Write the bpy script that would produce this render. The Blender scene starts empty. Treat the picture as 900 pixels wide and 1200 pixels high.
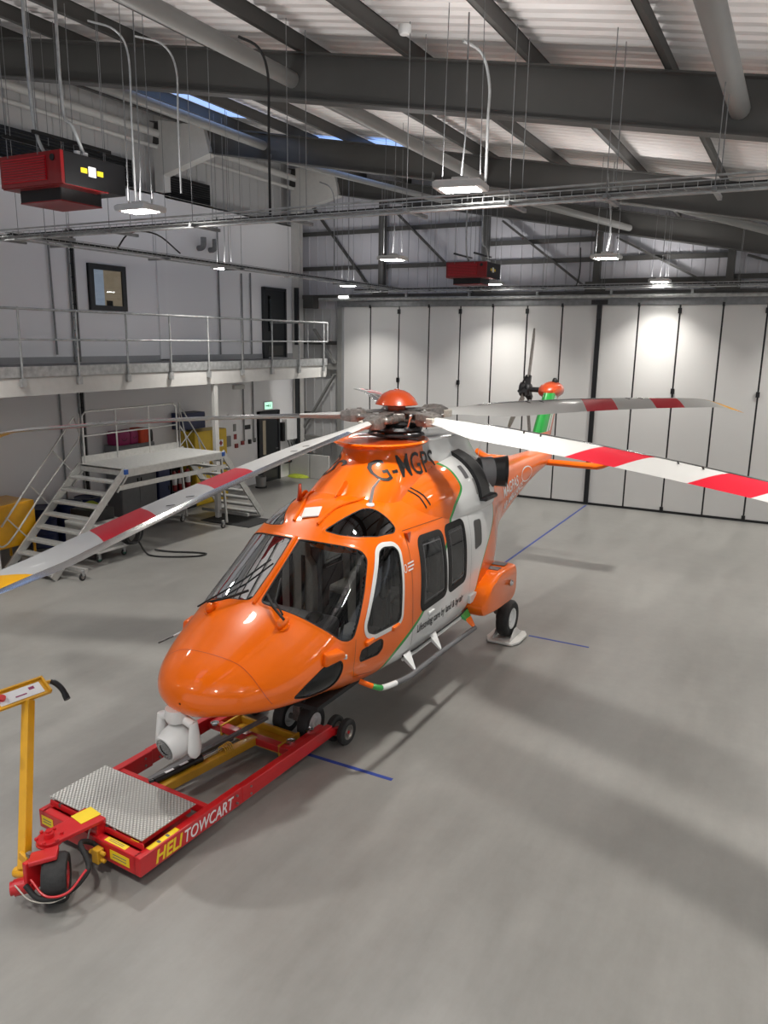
import bpy, bmesh, math, random
import numpy as np
from mathutils import Vector, Matrix
from mathutils.bvhtree import BVHTree
from mathutils.geometry import delaunay_2d_cdt
PI = math.pi
random.seed(7)
COL = bpy.context.scene.collection

# ---------------------------------------------------------------- helpers
class MB:
    """collects shapes and links them as one mesh object"""
    def __init__(s): s.v=[]; s.f=[]; s.m=[]; s.mi=0
    def add(s, vs, fs):
        b=len(s.v); s.v += [tuple(p) for p in vs]; s.f += [tuple(b+i for i in f) for f in fs]; s.m += [s.mi]*len(fs); return s
    def box(s, c, d, rot=None):
        x,y,z=[k/2 for k in d]
        vs=[Vector((a*x,b*y,e*z)) for a in(-1,1) for b in(-1,1) for e in(-1,1)]
        if rot is not None:
            R=rot if isinstance(rot,Matrix) else Matrix.Rotation(rot,3,'Z')
            vs=[R@p for p in vs]
        c=Vector(c); vs=[p+c for p in vs]
        return s.add(vs,[(0,1,3,2),(4,6,7,5),(0,4,5,1),(2,3,7,6),(0,2,6,4),(1,5,7,3)])
    def bb(s,x0,x1,y0,y1,z0,z1): return s.box(((x0+x1)/2,(y0+y1)/2,(z0+z1)/2),(abs(x1-x0),abs(y1-y0),abs(z1-z0)))
    def bar(s,p,q,w,h,up=(0,0,1)):
        """rectangular bar from p to q"""
        p=Vector(p);q=Vector(q);d=(q-p);L=d.length;d.normalize()
        side=d.cross(Vector(up))
        if side.length<1e-4: side=d.cross(Vector((1,0,0)))
        side.normalize(); u=side.cross(d)
        vs=[]
        for e in(p,q):
            for a,b in((-1,-1),(1,-1),(1,1),(-1,1)): vs.append(e+side*a*w/2+u*b*h/2)
        return s.add(vs,[(3,2,1,0),(4,5,6,7),(0,1,5,4),(1,2,6,5),(2,3,7,6),(3,0,4,7)])
    def tube(s,pts,r,n=10,cap=True,closed=False):
        pts=[Vector(p) for p in pts]; N=len(pts); rs=r if isinstance(r,(list,tuple)) else [r]*N
        fr=None; rings=[]
        for i,p in enumerate(pts):
            if closed: d=(pts[(i+1)%N]-pts[i-1]).normalized()
            else: d=(pts[min(i+1,N-1)]-pts[max(i-1,0)]).normalized()
            if fr is None:
                a=Vector((0,0,1)) if abs(d.z)<.9 else Vector((1,0,0))
                fr=(a-d*a.dot(d)).normalized()
            else: fr=(fr-d*fr.dot(d)).normalized()
            b=d.cross(fr)
            rings.append([p+(fr*math.cos(2*PI*k/n)+b*math.sin(2*PI*k/n))*rs[i] for k in range(n)])
        vs=[q for g in rings for q in g]; fs=[]
        for i in range(N if closed else N-1):
            j=(i+1)%N
            for k in range(n): fs.append((i*n+k,i*n+(k+1)%n,j*n+(k+1)%n,j*n+k))
        if cap and not closed:
            fs.append(tuple(range(n-1,-1,-1))); fs.append(tuple((N-1)*n+k for k in range(n)))
        return s.add(vs,fs)
    def cyl(s,p,q,r,r2=None,n=20): return s.tube([p,q],[r,r if r2 is None else r2],n)
    def lathe(s,prof,c=(0,0,0),axis=(0,0,1),n=28,ph=0):
        """profile of (radius, height) revolved round axis through c"""
        A=Vector(axis).normalized(); c=Vector(c)
        a=Vector((0,0,1)) if abs(A.z)<.9 else Vector((1,0,0))
        X=(a-A*a.dot(A)).normalized(); Y=A.cross(X); vs=[];fs=[]
        for r,h in prof:
            for k in range(n):
                t=2*PI*k/n+ph; vs.append(c+A*h+(X*math.cos(t)+Y*math.sin(t))*max(r,1e-4))
        for i in range(len(prof)-1):
            for k in range(n): fs.append((i*n+k,i*n+(k+1)%n,(i+1)*n+(k+1)%n,(i+1)*n+k))
        return s.add(vs,fs)
    def ball(s,c,r,n=20,m=12):
        r=r if isinstance(r,(tuple,list)) else (r,r,r); vs=[];fs=[]
        for i in range(m+1):
            a=PI*i/m
            for k in range(n):
                t=2*PI*k/n; vs.append((c[0]+r[0]*max(math.sin(a),1e-3)*math.cos(t),c[1]+r[1]*max(math.sin(a),1e-3)*math.sin(t),c[2]+r[2]*math.cos(a)))
        for i in range(m):
            for k in range(n): fs.append((i*n+k,(i+1)*n+k,(i+1)*n+(k+1)%n,i*n+(k+1)%n))
        return s.add(vs,fs)
    def prism(s,poly,ax,a,b):
        """2D polygon extruded along axis ax from a to b"""
        def P(p,h):
            return {'x':(h,p[0],p[1]),'y':(p[0],h,p[1]),'z':(p[0],p[1],h)}[ax]
        n=len(poly); vs=[P(p,a) for p in poly]+[P(p,b) for p in poly]
        fs=[tuple(range(n-1,-1,-1)),tuple(range(n,2*n))]+[(i,(i+1)%n,n+(i+1)%n,n+i) for i in range(n)]
        return s.add(vs,fs)
    def loft(s,rings,cap=True,closed=True):
        n=len(rings[0]); vs=[p for g in rings for p in g]; fs=[]
        for i in range(len(rings)-1):
            for k in range(n if closed else n-1): fs.append((i*n+k,i*n+(k+1)%n,(i+1)*n+(k+1)%n,(i+1)*n+k))
        if cap: fs.append(tuple(range(n-1,-1,-1))); fs.append(tuple((len(rings)-1)*n+k for k in range(n)))
        return s.add(vs,fs)
    def build(s,name,mat,parent=None,smooth=False,bevel=0,fix=True):
        me=bpy.data.meshes.new(name); me.from_pydata(s.v,[],s.f)
        mats=mat if isinstance(mat,(list,tuple)) else [mat]
        for m in mats: me.materials.append(m)
        if len(mats)>1: me.polygons.foreach_set('material_index',s.m)
        if fix:
            b=bmesh.new(); b.from_mesh(me); bmesh.ops.recalc_face_normals(b,faces=b.faces); b.to_mesh(me); b.free()
        if smooth:
            me.polygons.foreach_set('use_smooth',[True]*len(me.polygons))
            me.set_sharp_from_angle(angle=math.radians(38))
        o=bpy.data.objects.new(name,me); COL.objects.link(o)
        if parent is not None: o.parent=parent
        if bevel:
            m=o.modifiers.new('bevel','BEVEL'); m.width=bevel; m.segments=2; m.limit_method='ANGLE'; m.angle_limit=math.radians(40)
        return o

def tag(o,label=None,cat=None,group=None,kind=None):
    if label: o['label']=label
    if cat: o['category']=cat
    if group: o['group']=group
    if kind: o['kind']=kind
    return o
def empty(name,loc=(0,0,0),rz=0,**k):
    o=bpy.data.objects.new(name,None); COL.objects.link(o); o.location=loc; o.rotation_euler=(0,0,rz); o.empty_display_size=.2
    return tag(o,**k)
def children(o): return [c for c in bpy.data.objects if c.parent==o]
def copy_tree(o,loc=None,parent=None,**k):
    c=o.copy(); COL.objects.link(c)
    if parent is not None: c.parent=parent
    if loc is not None: c.location=loc
    for ch in children(o): copy_tree(ch,None,c)
    return tag(c,**k)
def arc(c,r,a0,a1,n,plane='xy'):
    out=[]
    for i in range(n+1):
        t=math.radians(a0+(a1-a0)*i/n); a,b=r*math.cos(t),r*math.sin(t)
        out.append({'xy':(c[0]+a,c[1]+b,c[2]),'xz':(c[0]+a,c[1],c[2]+b),'yz':(c[0],c[1]+a,c[2]+b)}[plane])
    return out
def smooth_path(pts,n=8):
    P=[Vector(p) for p in pts]; P=[P[0]*2-P[1]]+P+[P[-1]*2-P[-2]]; out=[]
    for i in range(1,len(P)-2):
        for k in range(n):
            t=k/n; a,b,c,d=P[i-1:i+3]
            out.append(.5*((2*b)+(c-a)*t+(2*a-5*b+4*c-d)*t*t+(3*b-a-3*c+d)*t**3))
    out.append(P[-2]); return out
def round_poly(poly,r,n=5):
    """rounds the corners of a 2D polygon"""
    out=[]; N=len(poly)
    for i in range(N):
        p=Vector(poly[i]);a=Vector(poly[i-1]);b=Vector(poly[(i+1)%N])
        da=(a-p);db=(b-p);k=min(r,da.length*.48,db.length*.48)
        A=p+da.normalized()*k;B=p+db.normalized()*k
        for j in range(n+1):
            t=j/n; out.append(tuple(A*(1-t)**2+p*2*t*(1-t)+B*t*t))
    return out

# ---------------------------------------------------------------- materials
MATS={}
def newmat(name):
    m=bpy.data.materials.new(name); m.use_nodes=True; MATS[name]=m
    return m,m.node_tree,m.node_tree.nodes['Principled BSDF']
def pm(name,col,rough=.5,metal=0,coat=0,noise=0,nscale=8,bump=0,bscale=60,emit=None,es=0,spec=.5,coord='Object'):
    m,t,b=newmat(name)
    b.inputs['Base Color'].default_value=(*col,1); b.inputs['Roughness'].default_value=rough; b.inputs['Metallic'].default_value=metal
    b.inputs['Coat Weight'].default_value=coat; b.inputs['Coat Roughness'].default_value=.06; b.inputs['Specular IOR Level'].default_value=spec
    if emit: b.inputs['Emission Color'].default_value=(*emit,1); b.inputs['Emission Strength'].default_value=es
    if noise or bump:
        tc=t.nodes.new('ShaderNodeTexCoord')
    if noise:
        n=t.nodes.new('ShaderNodeTexNoise'); n.inputs['Scale'].default_value=nscale; n.inputs['Detail'].default_value=5
        t.links.new(tc.outputs[coord],n.inputs['Vector'])
        r=t.nodes.new('ShaderNodeMapRange'); r.inputs['From Min'].default_value=.3; r.inputs['From Max'].default_value=.7
        r.inputs['To Min'].default_value=1-noise; r.inputs['To Max'].default_value=1+noise
        t.links.new(n.outputs['Fac'],r.inputs['Value'])
        mx=t.nodes.new('ShaderNodeVectorMath'); mx.operation='SCALE'; mx.inputs[0].default_value=col
        t.links.new(r.outputs['Result'],mx.inputs['Scale']); t.links.new(mx.outputs['Vector'],b.inputs['Base Color'])
    if bump:
        n2=t.nodes.new('ShaderNodeTexNoise'); n2.inputs['Scale'].default_value=bscale; t.links.new(tc.outputs[coord],n2.inputs['Vector'])
        bp=t.nodes.new('ShaderNodeBump'); bp.inputs['Strength'].default_value=bump; bp.inputs['Distance'].default_value=.01
        t.links.new(n2.outputs['Fac'],bp.inputs['Height']); t.links.new(bp.outputs['Normal'],b.inputs['Normal'])
    return m
ORANGE=(.84,.145,.002); WHITE=(.72,.73,.72); GREEN=(.02,.30,.05)
orange=pm('orange_paint',ORANGE,.32,coat=.7,noise=.03,nscale=3,spec=.15)
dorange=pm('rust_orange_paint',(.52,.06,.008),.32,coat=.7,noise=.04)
white=pm('white_paint',WHITE,.35,coat=.5,noise=.02)
white_blade=pm('blade_white',(.66,.66,.64),.42,coat=.1,noise=.03,nscale=4)
green=pm('green_paint',GREEN,.35,coat=.5)
black=pm('black_satin',(.006,.006,.007),.4,noise=.2)
rubber=pm('black_rubber',(.012,.012,.012),.75,noise=.25,nscale=20,bump=.2)
tyre=pm('tyre_rubber',(.02,.02,.02),.7,noise=.2,nscale=14,bump=.3,bscale=40)
dark=pm('cabin_dark',(.012,.012,.013),.8,noise=.2)
greyplastic=pm('grey_plastic',(.13,.13,.135),.55,noise=.05)
beige=pm('seat_cloth',(.50,.47,.41),.8,noise=.08,nscale=30,bump=.3)
chrome=pm('polished_steel',(.6,.6,.6),.22,1,noise=.05)
alu=pm('brushed_aluminium',(.62,.62,.60),.38,.75,noise=.08,nscale=12)
alutread=pm('aluminium_tread',(.52,.52,.50),.5,.5,noise=.1,nscale=20,bump=.3,bscale=150)
hubmetal=pm('hub_metal',(.28,.26,.24),.42,.7,noise=.25,nscale=25)
hubdark=pm('hub_dark_metal',(.04,.04,.042),.45,.5,noise=.3,nscale=30)
red=pm('red_paint',(.55,.012,.016),.33,coat=.5,noise=.05)
yellow=pm('yellow_paint',(.72,.36,.008),.38,coat=.3,noise=.05)
ochre=pm('yellow_ochre_paint',(.60,.33,.02),.4,coat=.2,noise=.08)
stickeryel=pm('yellow_sticker',(.85,.62,.02),.5,noise=.04)
ink=pm('black_ink',(.008,.008,.008),.5,noise=.05)
inkwhite=pm('white_ink',(.8,.8,.8),.5,noise=.03)
steelgrey=pm('grey_painted_steel',(.066,.065,.061),.5,noise=.06,nscale=2)
steellight=pm('light_grey_steel',(.25,.25,.24),.48,noise=.05,nscale=2)
galv=pm('galvanised_steel',(.42,.43,.43),.42,.6,noise=.22,nscale=9)
galvdark=pm('dull_galvanised_steel',(.24,.245,.25),.45,.6,noise=.15,nscale=9)
creamsteel=pm('white_painted_steel',(.60,.595,.57),.5,noise=.03)
wallpaint=pm('white_wall_paint',(.84,.84,.85),.75,noise=.03,nscale=.6,bump=.05,coord='Generated')
doorwhite=pm('door_panel_white',(.68,.675,.66),.45,noise=.025,nscale=.8)
anthracite=pm('anthracite_frame',(.022,.025,.028),.45,noise=.08)
bluecast=pm('navy_blue_steel',(.010,.018,.075),.42,noise=.1)
blueplastic=pm('blue_plastic',(.02,.10,.42),.4,noise=.05)
tapeblue=pm('blue_tape',(.018,.045,.26),.55,noise=.08,nscale=6)
cabgrey=pm('cabinet_grey',(.20,.205,.21),.5,noise=.04)
magenta=pm('magenta_plastic',(.28,.012,.10),.45,noise=.08)
redorange=pm('red_orange_fabric',(.55,.06,.02),.7,noise=.1)
extred=pm('extinguisher_red',(.26,.006,.008),.35,noise=.05,coat=.4)
hivis=pm('lime_fabric',(.42,.5,.04),.8,noise=.15,nscale=20)
maroon=pm('band_red',(.62,.014,.03),.45,noise=.03)
bandyel=pm('band_yellow',(.85,.42,.02),.45,noise=.03)
signgreen=pm('lit_sign',(.3,.8,.5),.5,emit=(.55,1,.75),es=.9)
gimbalwhite=pm('camera_white',(.74,.74,.73),.38,noise=.02,coat=.2)
lens=pm('lens_glass',(.01,.012,.014),.08,coat=1,noise=.05)
lampwhite=pm('lamp_housing',(.55,.55,.54),.5,noise=.03)
lampglow=pm('lamp_diffuser',(.9,.9,.88),.5,emit=(1,.97,.92),es=48)
roomlit=pm('lit_room_cream',(.4,.3,.2),.6,emit=(.55,.42,.30),es=.35,noise=.1)
roomblue=pm('lit_room_blue',(.3,.35,.45),.6,emit=(.45,.5,.62),es=.5,noise=.1)
brown=pm('wood_tone_interior',(.30,.22,.15),.6,noise=.15,nscale=10)
def glassmat(name,tint,gl=.10):
    m,t,b=newmat(name); t.nodes.remove(b)
    tr=t.nodes.new('ShaderNodeBsdfTransparent'); tr.inputs['Color'].default_value=(*tint,1)
    g=t.nodes.new('ShaderNodeBsdfGlossy'); g.inputs['Roughness'].default_value=.02; g.inputs['Color'].default_value=(.95,.97,1,1)
    f=t.nodes.new('ShaderNodeFresnel'); f.inputs['IOR'].default_value=1.55
    n=t.nodes.new('ShaderNodeTexNoise'); n.inputs['Scale'].default_value=1.5
    bp=t.nodes.new('ShaderNodeBump'); bp.inputs['Strength'].default_value=.03; t.links.new(n.outputs['Fac'],bp.inputs['Height'])
    t.links.new(bp.outputs['Normal'],g.inputs['Normal'])
    mx=t.nodes.new('ShaderNodeMixShader'); o=[x for x in t.nodes if x.type=='OUTPUT_MATERIAL'][0]
    t.links.new(f.outputs['Fac'],mx.inputs['Fac']); t.links.new(tr.outputs[0],mx.inputs[1]); t.links.new(g.outputs[0],mx.inputs[2]); t.links.new(mx.outputs[0],o.inputs['Surface'])
    return m
glass=glassmat('clear_acrylic',(.80,.81,.80)); tint=glassmat('smoked_acrylic',(.28,.29,.30)); dtint=glassmat('dark_smoked_acrylic',(.05,.055,.06))
paneglass=glassmat('window_glass',(.6,.65,.65))

def paintmat(name,base,spec):
    """orange hull; float attributes (signed distance in metres) choose white and green regions"""
    m,t,b=newmat(name); b.inputs['Roughness'].default_value=.3; b.inputs['Specular IOR Level'].default_value=.15; b.inputs['Coat Weight'].default_value=.75; b.inputs['Coat Roughness'].default_value=.04
    prev=None
    c=t.nodes.new('ShaderNodeRGB'); c.outputs[0].default_value=(*base,1); prev=c.outputs[0]
    for attr,lo,hi,col in spec:
        a=t.nodes.new('ShaderNodeAttribute'); a.attribute_name=attr
        g1=t.nodes.new('ShaderNodeMath'); g1.operation='GREATER_THAN'; g1.inputs[1].default_value=lo; t.links.new(a.outputs['Fac'],g1.inputs[0])
        g2=t.nodes.new('ShaderNodeMath'); g2.operation='LESS_THAN'; g2.inputs[1].default_value=hi; t.links.new(a.outputs['Fac'],g2.inputs[0])
        mu=t.nodes.new('ShaderNodeMath'); mu.operation='MULTIPLY'; t.links.new(g1.outputs[0],mu.inputs[0]); t.links.new(g2.outputs[0],mu.inputs[1])
        x=t.nodes.new('ShaderNodeMix'); x.data_type='RGBA'; t.links.new(mu.outputs[0],x.inputs[0]); t.links.new(prev,x.inputs[6]); x.inputs[7].default_value=(*col,1); prev=x.outputs[2]
    n=t.nodes.new('ShaderNodeTexNoise'); n.inputs['Scale'].default_value=2.5; tc=t.nodes.new('ShaderNodeTexCoord'); t.links.new(tc.outputs['Object'],n.inputs['Vector'])
    r=t.nodes.new('ShaderNodeMapRange'); r.inputs['To Min'].default_value=.96; r.inputs['To Max'].default_value=1.04; t.links.new(n.outputs['Fac'],r.inputs['Value'])
    mm=t.nodes.new('ShaderNodeVectorMath'); mm.operation='SCALE'; t.links.new(prev,mm.inputs[0]); t.links.new(r.outputs[0],mm.inputs['Scale'])
    t.links.new(mm.outputs[0],b.inputs['Base Color']); return m
hullpaint=paintmat('hull_paint',ORANGE,[('livery',0,9,WHITE),('livery',-.028,.028,GREEN),('liveryrear',-.012,.012,GREEN)])

# ---------------------------------------------------------------- hull shape (local frame: x port, y aft, z up; u = -y)
def pchip(xs,ys,x):
    xs=np.array(xs,float); ys=np.array(ys,float); h=np.diff(xs); dl=np.diff(ys)/h; d=np.zeros_like(ys)
    for i in range(1,len(xs)-1):
        if dl[i-1]*dl[i]>0:
            w1=2*h[i]+h[i-1]; w2=h[i]+2*h[i-1]; d[i]=(w1+w2)/(w1/dl[i-1]+w2/dl[i])
    d[0]=dl[0]; d[-1]=dl[-1]; x=np.clip(np.atleast_1d(x),xs[0],xs[-1]); i=np.clip(np.searchsorted(xs,x)-1,0,len(h)-1)
    t=(x-xs[i])/h[i]; return (2*t**3-3*t**2+1)*ys[i]+(t**3-2*t**2+t)*h[i]*d[i]+(-2*t**3+3*t**2)*ys[i+1]+(t**3-t**2)*h[i]*d[i+1]
NOSE=4.20
# u, zt, zb, zw, hw, n_up, n_low
ST=[(4.20,1.27,1.25,1.26,.012,2.,2.),(4.13,1.42,1.12,1.25,.30,2.05,2.1),(3.98,1.53,1.09,1.24,.50,2.1,2.2),(3.7,1.655,1.045,1.24,.71,2.15,2.3),(3.4,1.78,1.005,1.26,.84,2.25,2.4),
(3.1,1.90,.955,1.30,.915,2.4,2.5),(2.8,2.09,.885,1.37,.955,2.5,2.7),(2.55,2.265,.81,1.43,.965,2.55,2.9),(2.27,2.47,.80,1.48,.97,2.6,3.6),(1.98,2.665,.79,1.52,.975,2.65,4.2),(1.7,2.77,.78,1.53,.975,2.65,4.6),
(1.4,2.82,.77,1.53,.98,2.65,5),(.8,2.84,.76,1.53,.98,2.6,5),(-.2,2.84,.76,1.53,.97,2.6,4.8),(-1.0,2.84,.76,1.55,.955,2.6,3.8),(-1.5,2.80,.78,1.6,.90,2.5,2.9),(-1.9,2.74,.90,1.7,.79,2.4,2.6),
(-2.4,2.67,1.10,1.82,.62,2.3,2.4),(-3.0,2.59,1.36,1.95,.47,2.3,2.4),(-3.8,2.52,1.60,2.06,.38,2.4,2.5),(-4.7,2.49,1.83,2.16,.31,2.5,2.6),(-5.6,2.47,2.00,2.23,.25,2.5,2.6),(-6.6,2.45,2.10,2.28,.17,2.5,2.5),(-6.95,2.42,2.2,2.3,.10,2.3,2.3)]
def stations(ST,us,tip=NOSE):
    s=[math.sqrt(max(tip-r[0],0)) for r in ST]; q=np.sqrt(np.maximum(tip-np.array(us),0))
    return [pchip(s,[r[k] for r in ST],q) for k in range(1,len(ST[0]))]
def section(zt,zb,zw,hw,nu,nl,M):
    """closed ring of evenly spaced points, starts at top centre, port side first"""
    h=M//2
    e=np.concatenate([np.geomspace(1e-7,.2,160),np.linspace(.205,PI/2-.205,120),PI/2-np.geomspace(.2,1e-7,160)])
    def quad(n,dz): return hw*np.sin(e)**(2/n), dz*np.cos(e)**(2/n)
    v1,z1=quad(nu,zt-zw); v2,z2=quad(nl,zw-zb)
    v=np.concatenate([[0],v1,v2[::-1],[0]]); z=np.concatenate([[zt],zw+z1,zw-z2[::-1],[zb]])
    s_=np.concatenate([[0],np.cumsum(np.hypot(np.diff(v),np.diff(z)))]); q=np.linspace(0,s_[-1],h+1)
    vv=np.interp(q,s_,v); zz=np.interp(q,s_,z)
    return [(float(vv[k]),float(zz[k])) for k in range(h+1)]+[(-float(vv[k]),float(zz[k])) for k in range(h-1,0,-1)]
def hull_grid(du=.03,M=176):
    q=np.linspace(0,math.sqrt(NOSE-3.0),70); us=list(NOSE-q**2); us+=list(np.arange(3.0-du,-2.5,-du))+list(np.arange(-2.5,-6.96,-.08))
    zt,zb,zw,hw,nu,nl=stations(ST,us); rings=[]
    for i,u in enumerate(us):
        rings.append([(v,-u,z) for v,z in section(zt[i],zb[i],zw[i],hw[i],nu[i],nl[i],M)])
    return us,rings
US,RINGS=hull_grid()
_v=[p for g in RINGS for p in g]; _M=len(RINGS[0]); _f=[(i*_M+k,i*_M+(k+1)%_M,(i+1)*_M+(k+1)%_M,(i+1)*_M+k) for i in range(len(RINGS)-1) for k in range(_M)]
HBVH=BVHTree.FromPolygons([Vector(p) for p in _v],_f)
#---ENDHULL

# ================================================================ HELICOPTER
HUB=Vector((-4.676,9.205,0)); HROT=math.radians(-1)
heli=empty('helicopter',HUB,HROT,label='orange and white rescue helicopter with five rotor blades parked on the grey hangar floor',cat='helicopter')
def U(u,v,w): return (v,-u,w)
_fw=[.7,.85,1.0,1.36,1.75,2.2,2.45,2.7,2.9,2.98,3.08,3.4]; _fu=[2.12,2.0,1.85,1.05,.62,.15,-.10,-.42,-.40,-.32,.02,.08]
_rw=[.7,.9,1.07,1.25,1.67,2.06,2.4,2.6,2.9,3.4]; _ru=[-.5,-.6,-.66,-.73,-1.03,-1.48,-1.75,-2.05,-2.35,-2.6]
def livery(o):
    me=o.data; n=len(me.vertices); co=np.empty(n*3); me.vertices.foreach_get('co',co); co=co.reshape(-1,3)
    u=-co[:,1]; w=co[:,2]; e=.01
    uf=pchip(_fw,_fu,w); sl=(pchip(_fw,_fu,w+e)-uf)/e; d=(uf-u)/np.sqrt(1+sl*sl)
    a=me.attributes.new('livery','FLOAT','POINT'); a.data.foreach_set('value',d.astype('f'))
    ur=pchip(_rw,_ru,w); sl=(pchip(_rw,_ru,w+e)-ur)/e; d=(u-ur)/np.sqrt(1+sl*sl)
    a=me.attributes.new('liveryrear','FLOAT','POINT'); a.data.foreach_set('value',d.astype('f'))
    return o
hullpaint=paintmat('hull_paint_livery',ORANGE,[('livery',0,19,WHITE),('livery',-.05,0,GREEN),('liveryrear',-19,0,ORANGE),('liveryrear',0,.022,GREEN)])

class Chart:
    """flat chart with normal D (u,v,w); shapes drawn in it are dropped onto a surface"""
    def __init__(s,D,mirror=False,bvh=None):
        D=Vector(D).normalized(); s.m=-1 if mirror else 1
        s.D=Vector((D.y,-D.x,D.z)); 
        up=Vector((0,0,1)) if abs(s.D.z)<.9 else Vector((0,-1,0))
        s.X=up.cross(s.D).normalized(); s.Y=s.D.cross(s.X); s.bvh=bvh or HBVH
    def to2(s,p): q=Vector(p); return (q.dot(s.X),q.dot(s.Y))
    def p2(s,p): return s.to2(U(*p))
    def drop(s,p,off=0):
        o=s.X*p[0]+s.Y*p[1]; h,n,i,d=s.bvh.ray_cast(o+s.D*6,-s.D)
        if h is None: return None
        if n.dot(s.D)<0: n=-n
        q=h+n*off; return (q.x*s.m,q.y,q.z)
def offpoly(poly,d):
    """moves a counter-clockwise 2D outline outwards by d"""
    A=sum(poly[i-1][0]*poly[i][1]-poly[i][0]*poly[i-1][1] for i in range(len(poly))); sg=1 if A>0 else -1; out=[]
    N=len(poly)
    for i in range(N):
        a=Vector(poly[i-1]);p=Vector(poly[i]);b=Vector(poly[(i+1)%N])
        e1=(p-a);e2=(b-p)
        if e1.length<1e-6: e1=e2
        if e2.length<1e-6: e2=e1
        e1.normalize();e2.normalize();n=Vector((e1.y+e2.y,-(e1.x+e2.x)))
        n=n.normalized() if n.length>1e-6 else Vector((e1.y,-e1.x)); k=max(.6,n.dot(Vector((e1.y,-e1.x))))
        out.append(tuple(p+n*sg*d/k))
    return out
def densify(poly,step=.03,closed=True):
    out=[];N=len(poly)
    for i in range(N if closed else N-1):
        a=Vector(poly[i]);b=Vector(poly[(i+1)%N]);k=max(1,int((b-a).length/step))
        out+=[tuple(a+(b-a)*j/k) for j in range(k)]
    if not closed: out.append(tuple(poly[-1]))
    return out
def patch(ch,poly,off,name,mat,parent,step=.04,thick=0):
    pl=densify(poly,step); n=len(pl)
    xs=[p[0] for p in pl];ys=[p[1] for p in pl]; pts=[Vector(p) for p in pl]
    def inside(x,y):
        c=False
        for i in range(n):
            x1,y1=pl[i-1];x2,y2=pl[i]
            if (y1>y)!=(y2>y) and x<(x2-x1)*(y-y1)/(y2-y1)+x1: c=not c
        return c
    x=min(xs)+step/2
    while x<max(xs):
        y=min(ys)+step/2
        while y<max(ys):
            if inside(x,y): pts.append(Vector((x,y)))
            y+=step
        x+=step
    r=delaunay_2d_cdt(pts,[(i,(i+1)%n) for i in range(n)],[list(range(n))],1,1e-5)
    v3=[ch.drop(p,off) for p in r[0]]
    mb=MB(); ok=[f for f in r[2] if all(v3[i] is not None for i in f)]
    mb.add([p or (0,0,0) for p in v3],ok)
    o=mb.build(name,mat,parent,smooth=True,fix=False)
    if thick:
        m=o.modifiers.new('thickness','SOLIDIFY'); m.thickness=thick; m.offset=-1 if ch.m>0 else 1
    return o
def ring(ch,poly,d0,d1,off0,off1,name,mat,parent,k=2,liv=False,closed=True):
    """raised band between the outline moved by d0 and by d1"""
    pl=densify(poly,.025); mb=MB(); rows=[]
    for j in range(k+1):
        t=j/k; rows.append([ch.drop(p,off0 if j==0 else (off1 if j==k else max(off0,off1)))or None for p in offpoly(pl,d0+(d1-d0)*t)])
    n=len(pl); vs=[q or (0,0,-9) for g in rows for q in g]; fs=[]
    for j in range(k):
        for i in range(n):
            f=(j*n+i,j*n+(i+1)%n,(j+1)*n+(i+1)%n,(j+1)*n+i)
            if all(vs[q][2]>-5 for q in f): fs.append(f if ch.m>0 else f[::-1])
    mb.add(vs,fs); o=mb.build(name,mat,parent,smooth=True)
    return livery(o) if liv else o
def seam(ch,line,w,off,name,mat,parent,closed=False):
    pl=densify(line,.03,closed); mb=MB(); a=[];b=[];N=len(pl)
    for i,p in enumerate(pl):
        q=Vector(pl[(i+1)%N] if closed else pl[min(i+1,N-1)])-Vector(pl[i-1] if closed or i else pl[0])
        if q.length<1e-6: q=Vector((1,0))
        n=Vector((q.y,-q.x)).normalized()*w/2; P=Vector(p)
        a.append(ch.drop(P+n,off));b.append(ch.drop(P-n,off))
    for i in range(N if closed else N-1):
        j=(i+1)%N; q=[a[i],a[j],b[j],b[i]]
        if all(x is not None for x in q): mb.add(q,[(0,1,2,3)])
    return mb.build(name,mat,parent,fix=False)
def text_mesh(s,size,shear=0,extrude=0,align='LEFT',offset=0,space=1):
    cu=bpy.data.curves.new('t','FONT'); cu.body=s; cu.size=size; cu.shear=shear; cu.extrude=extrude; cu.align_x=align; cu.offset=offset; cu.space_character=space; cu.resolution_u=3
    o=bpy.data.objects.new('t',cu); COL.objects.link(o); bpy.context.view_layer.update()
    me=bpy.data.meshes.new_from_object(o.evaluated_get(bpy.context.evaluated_depsgraph_get())); bpy.data.objects.remove(o); bpy.data.curves.remove(cu); return me
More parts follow.
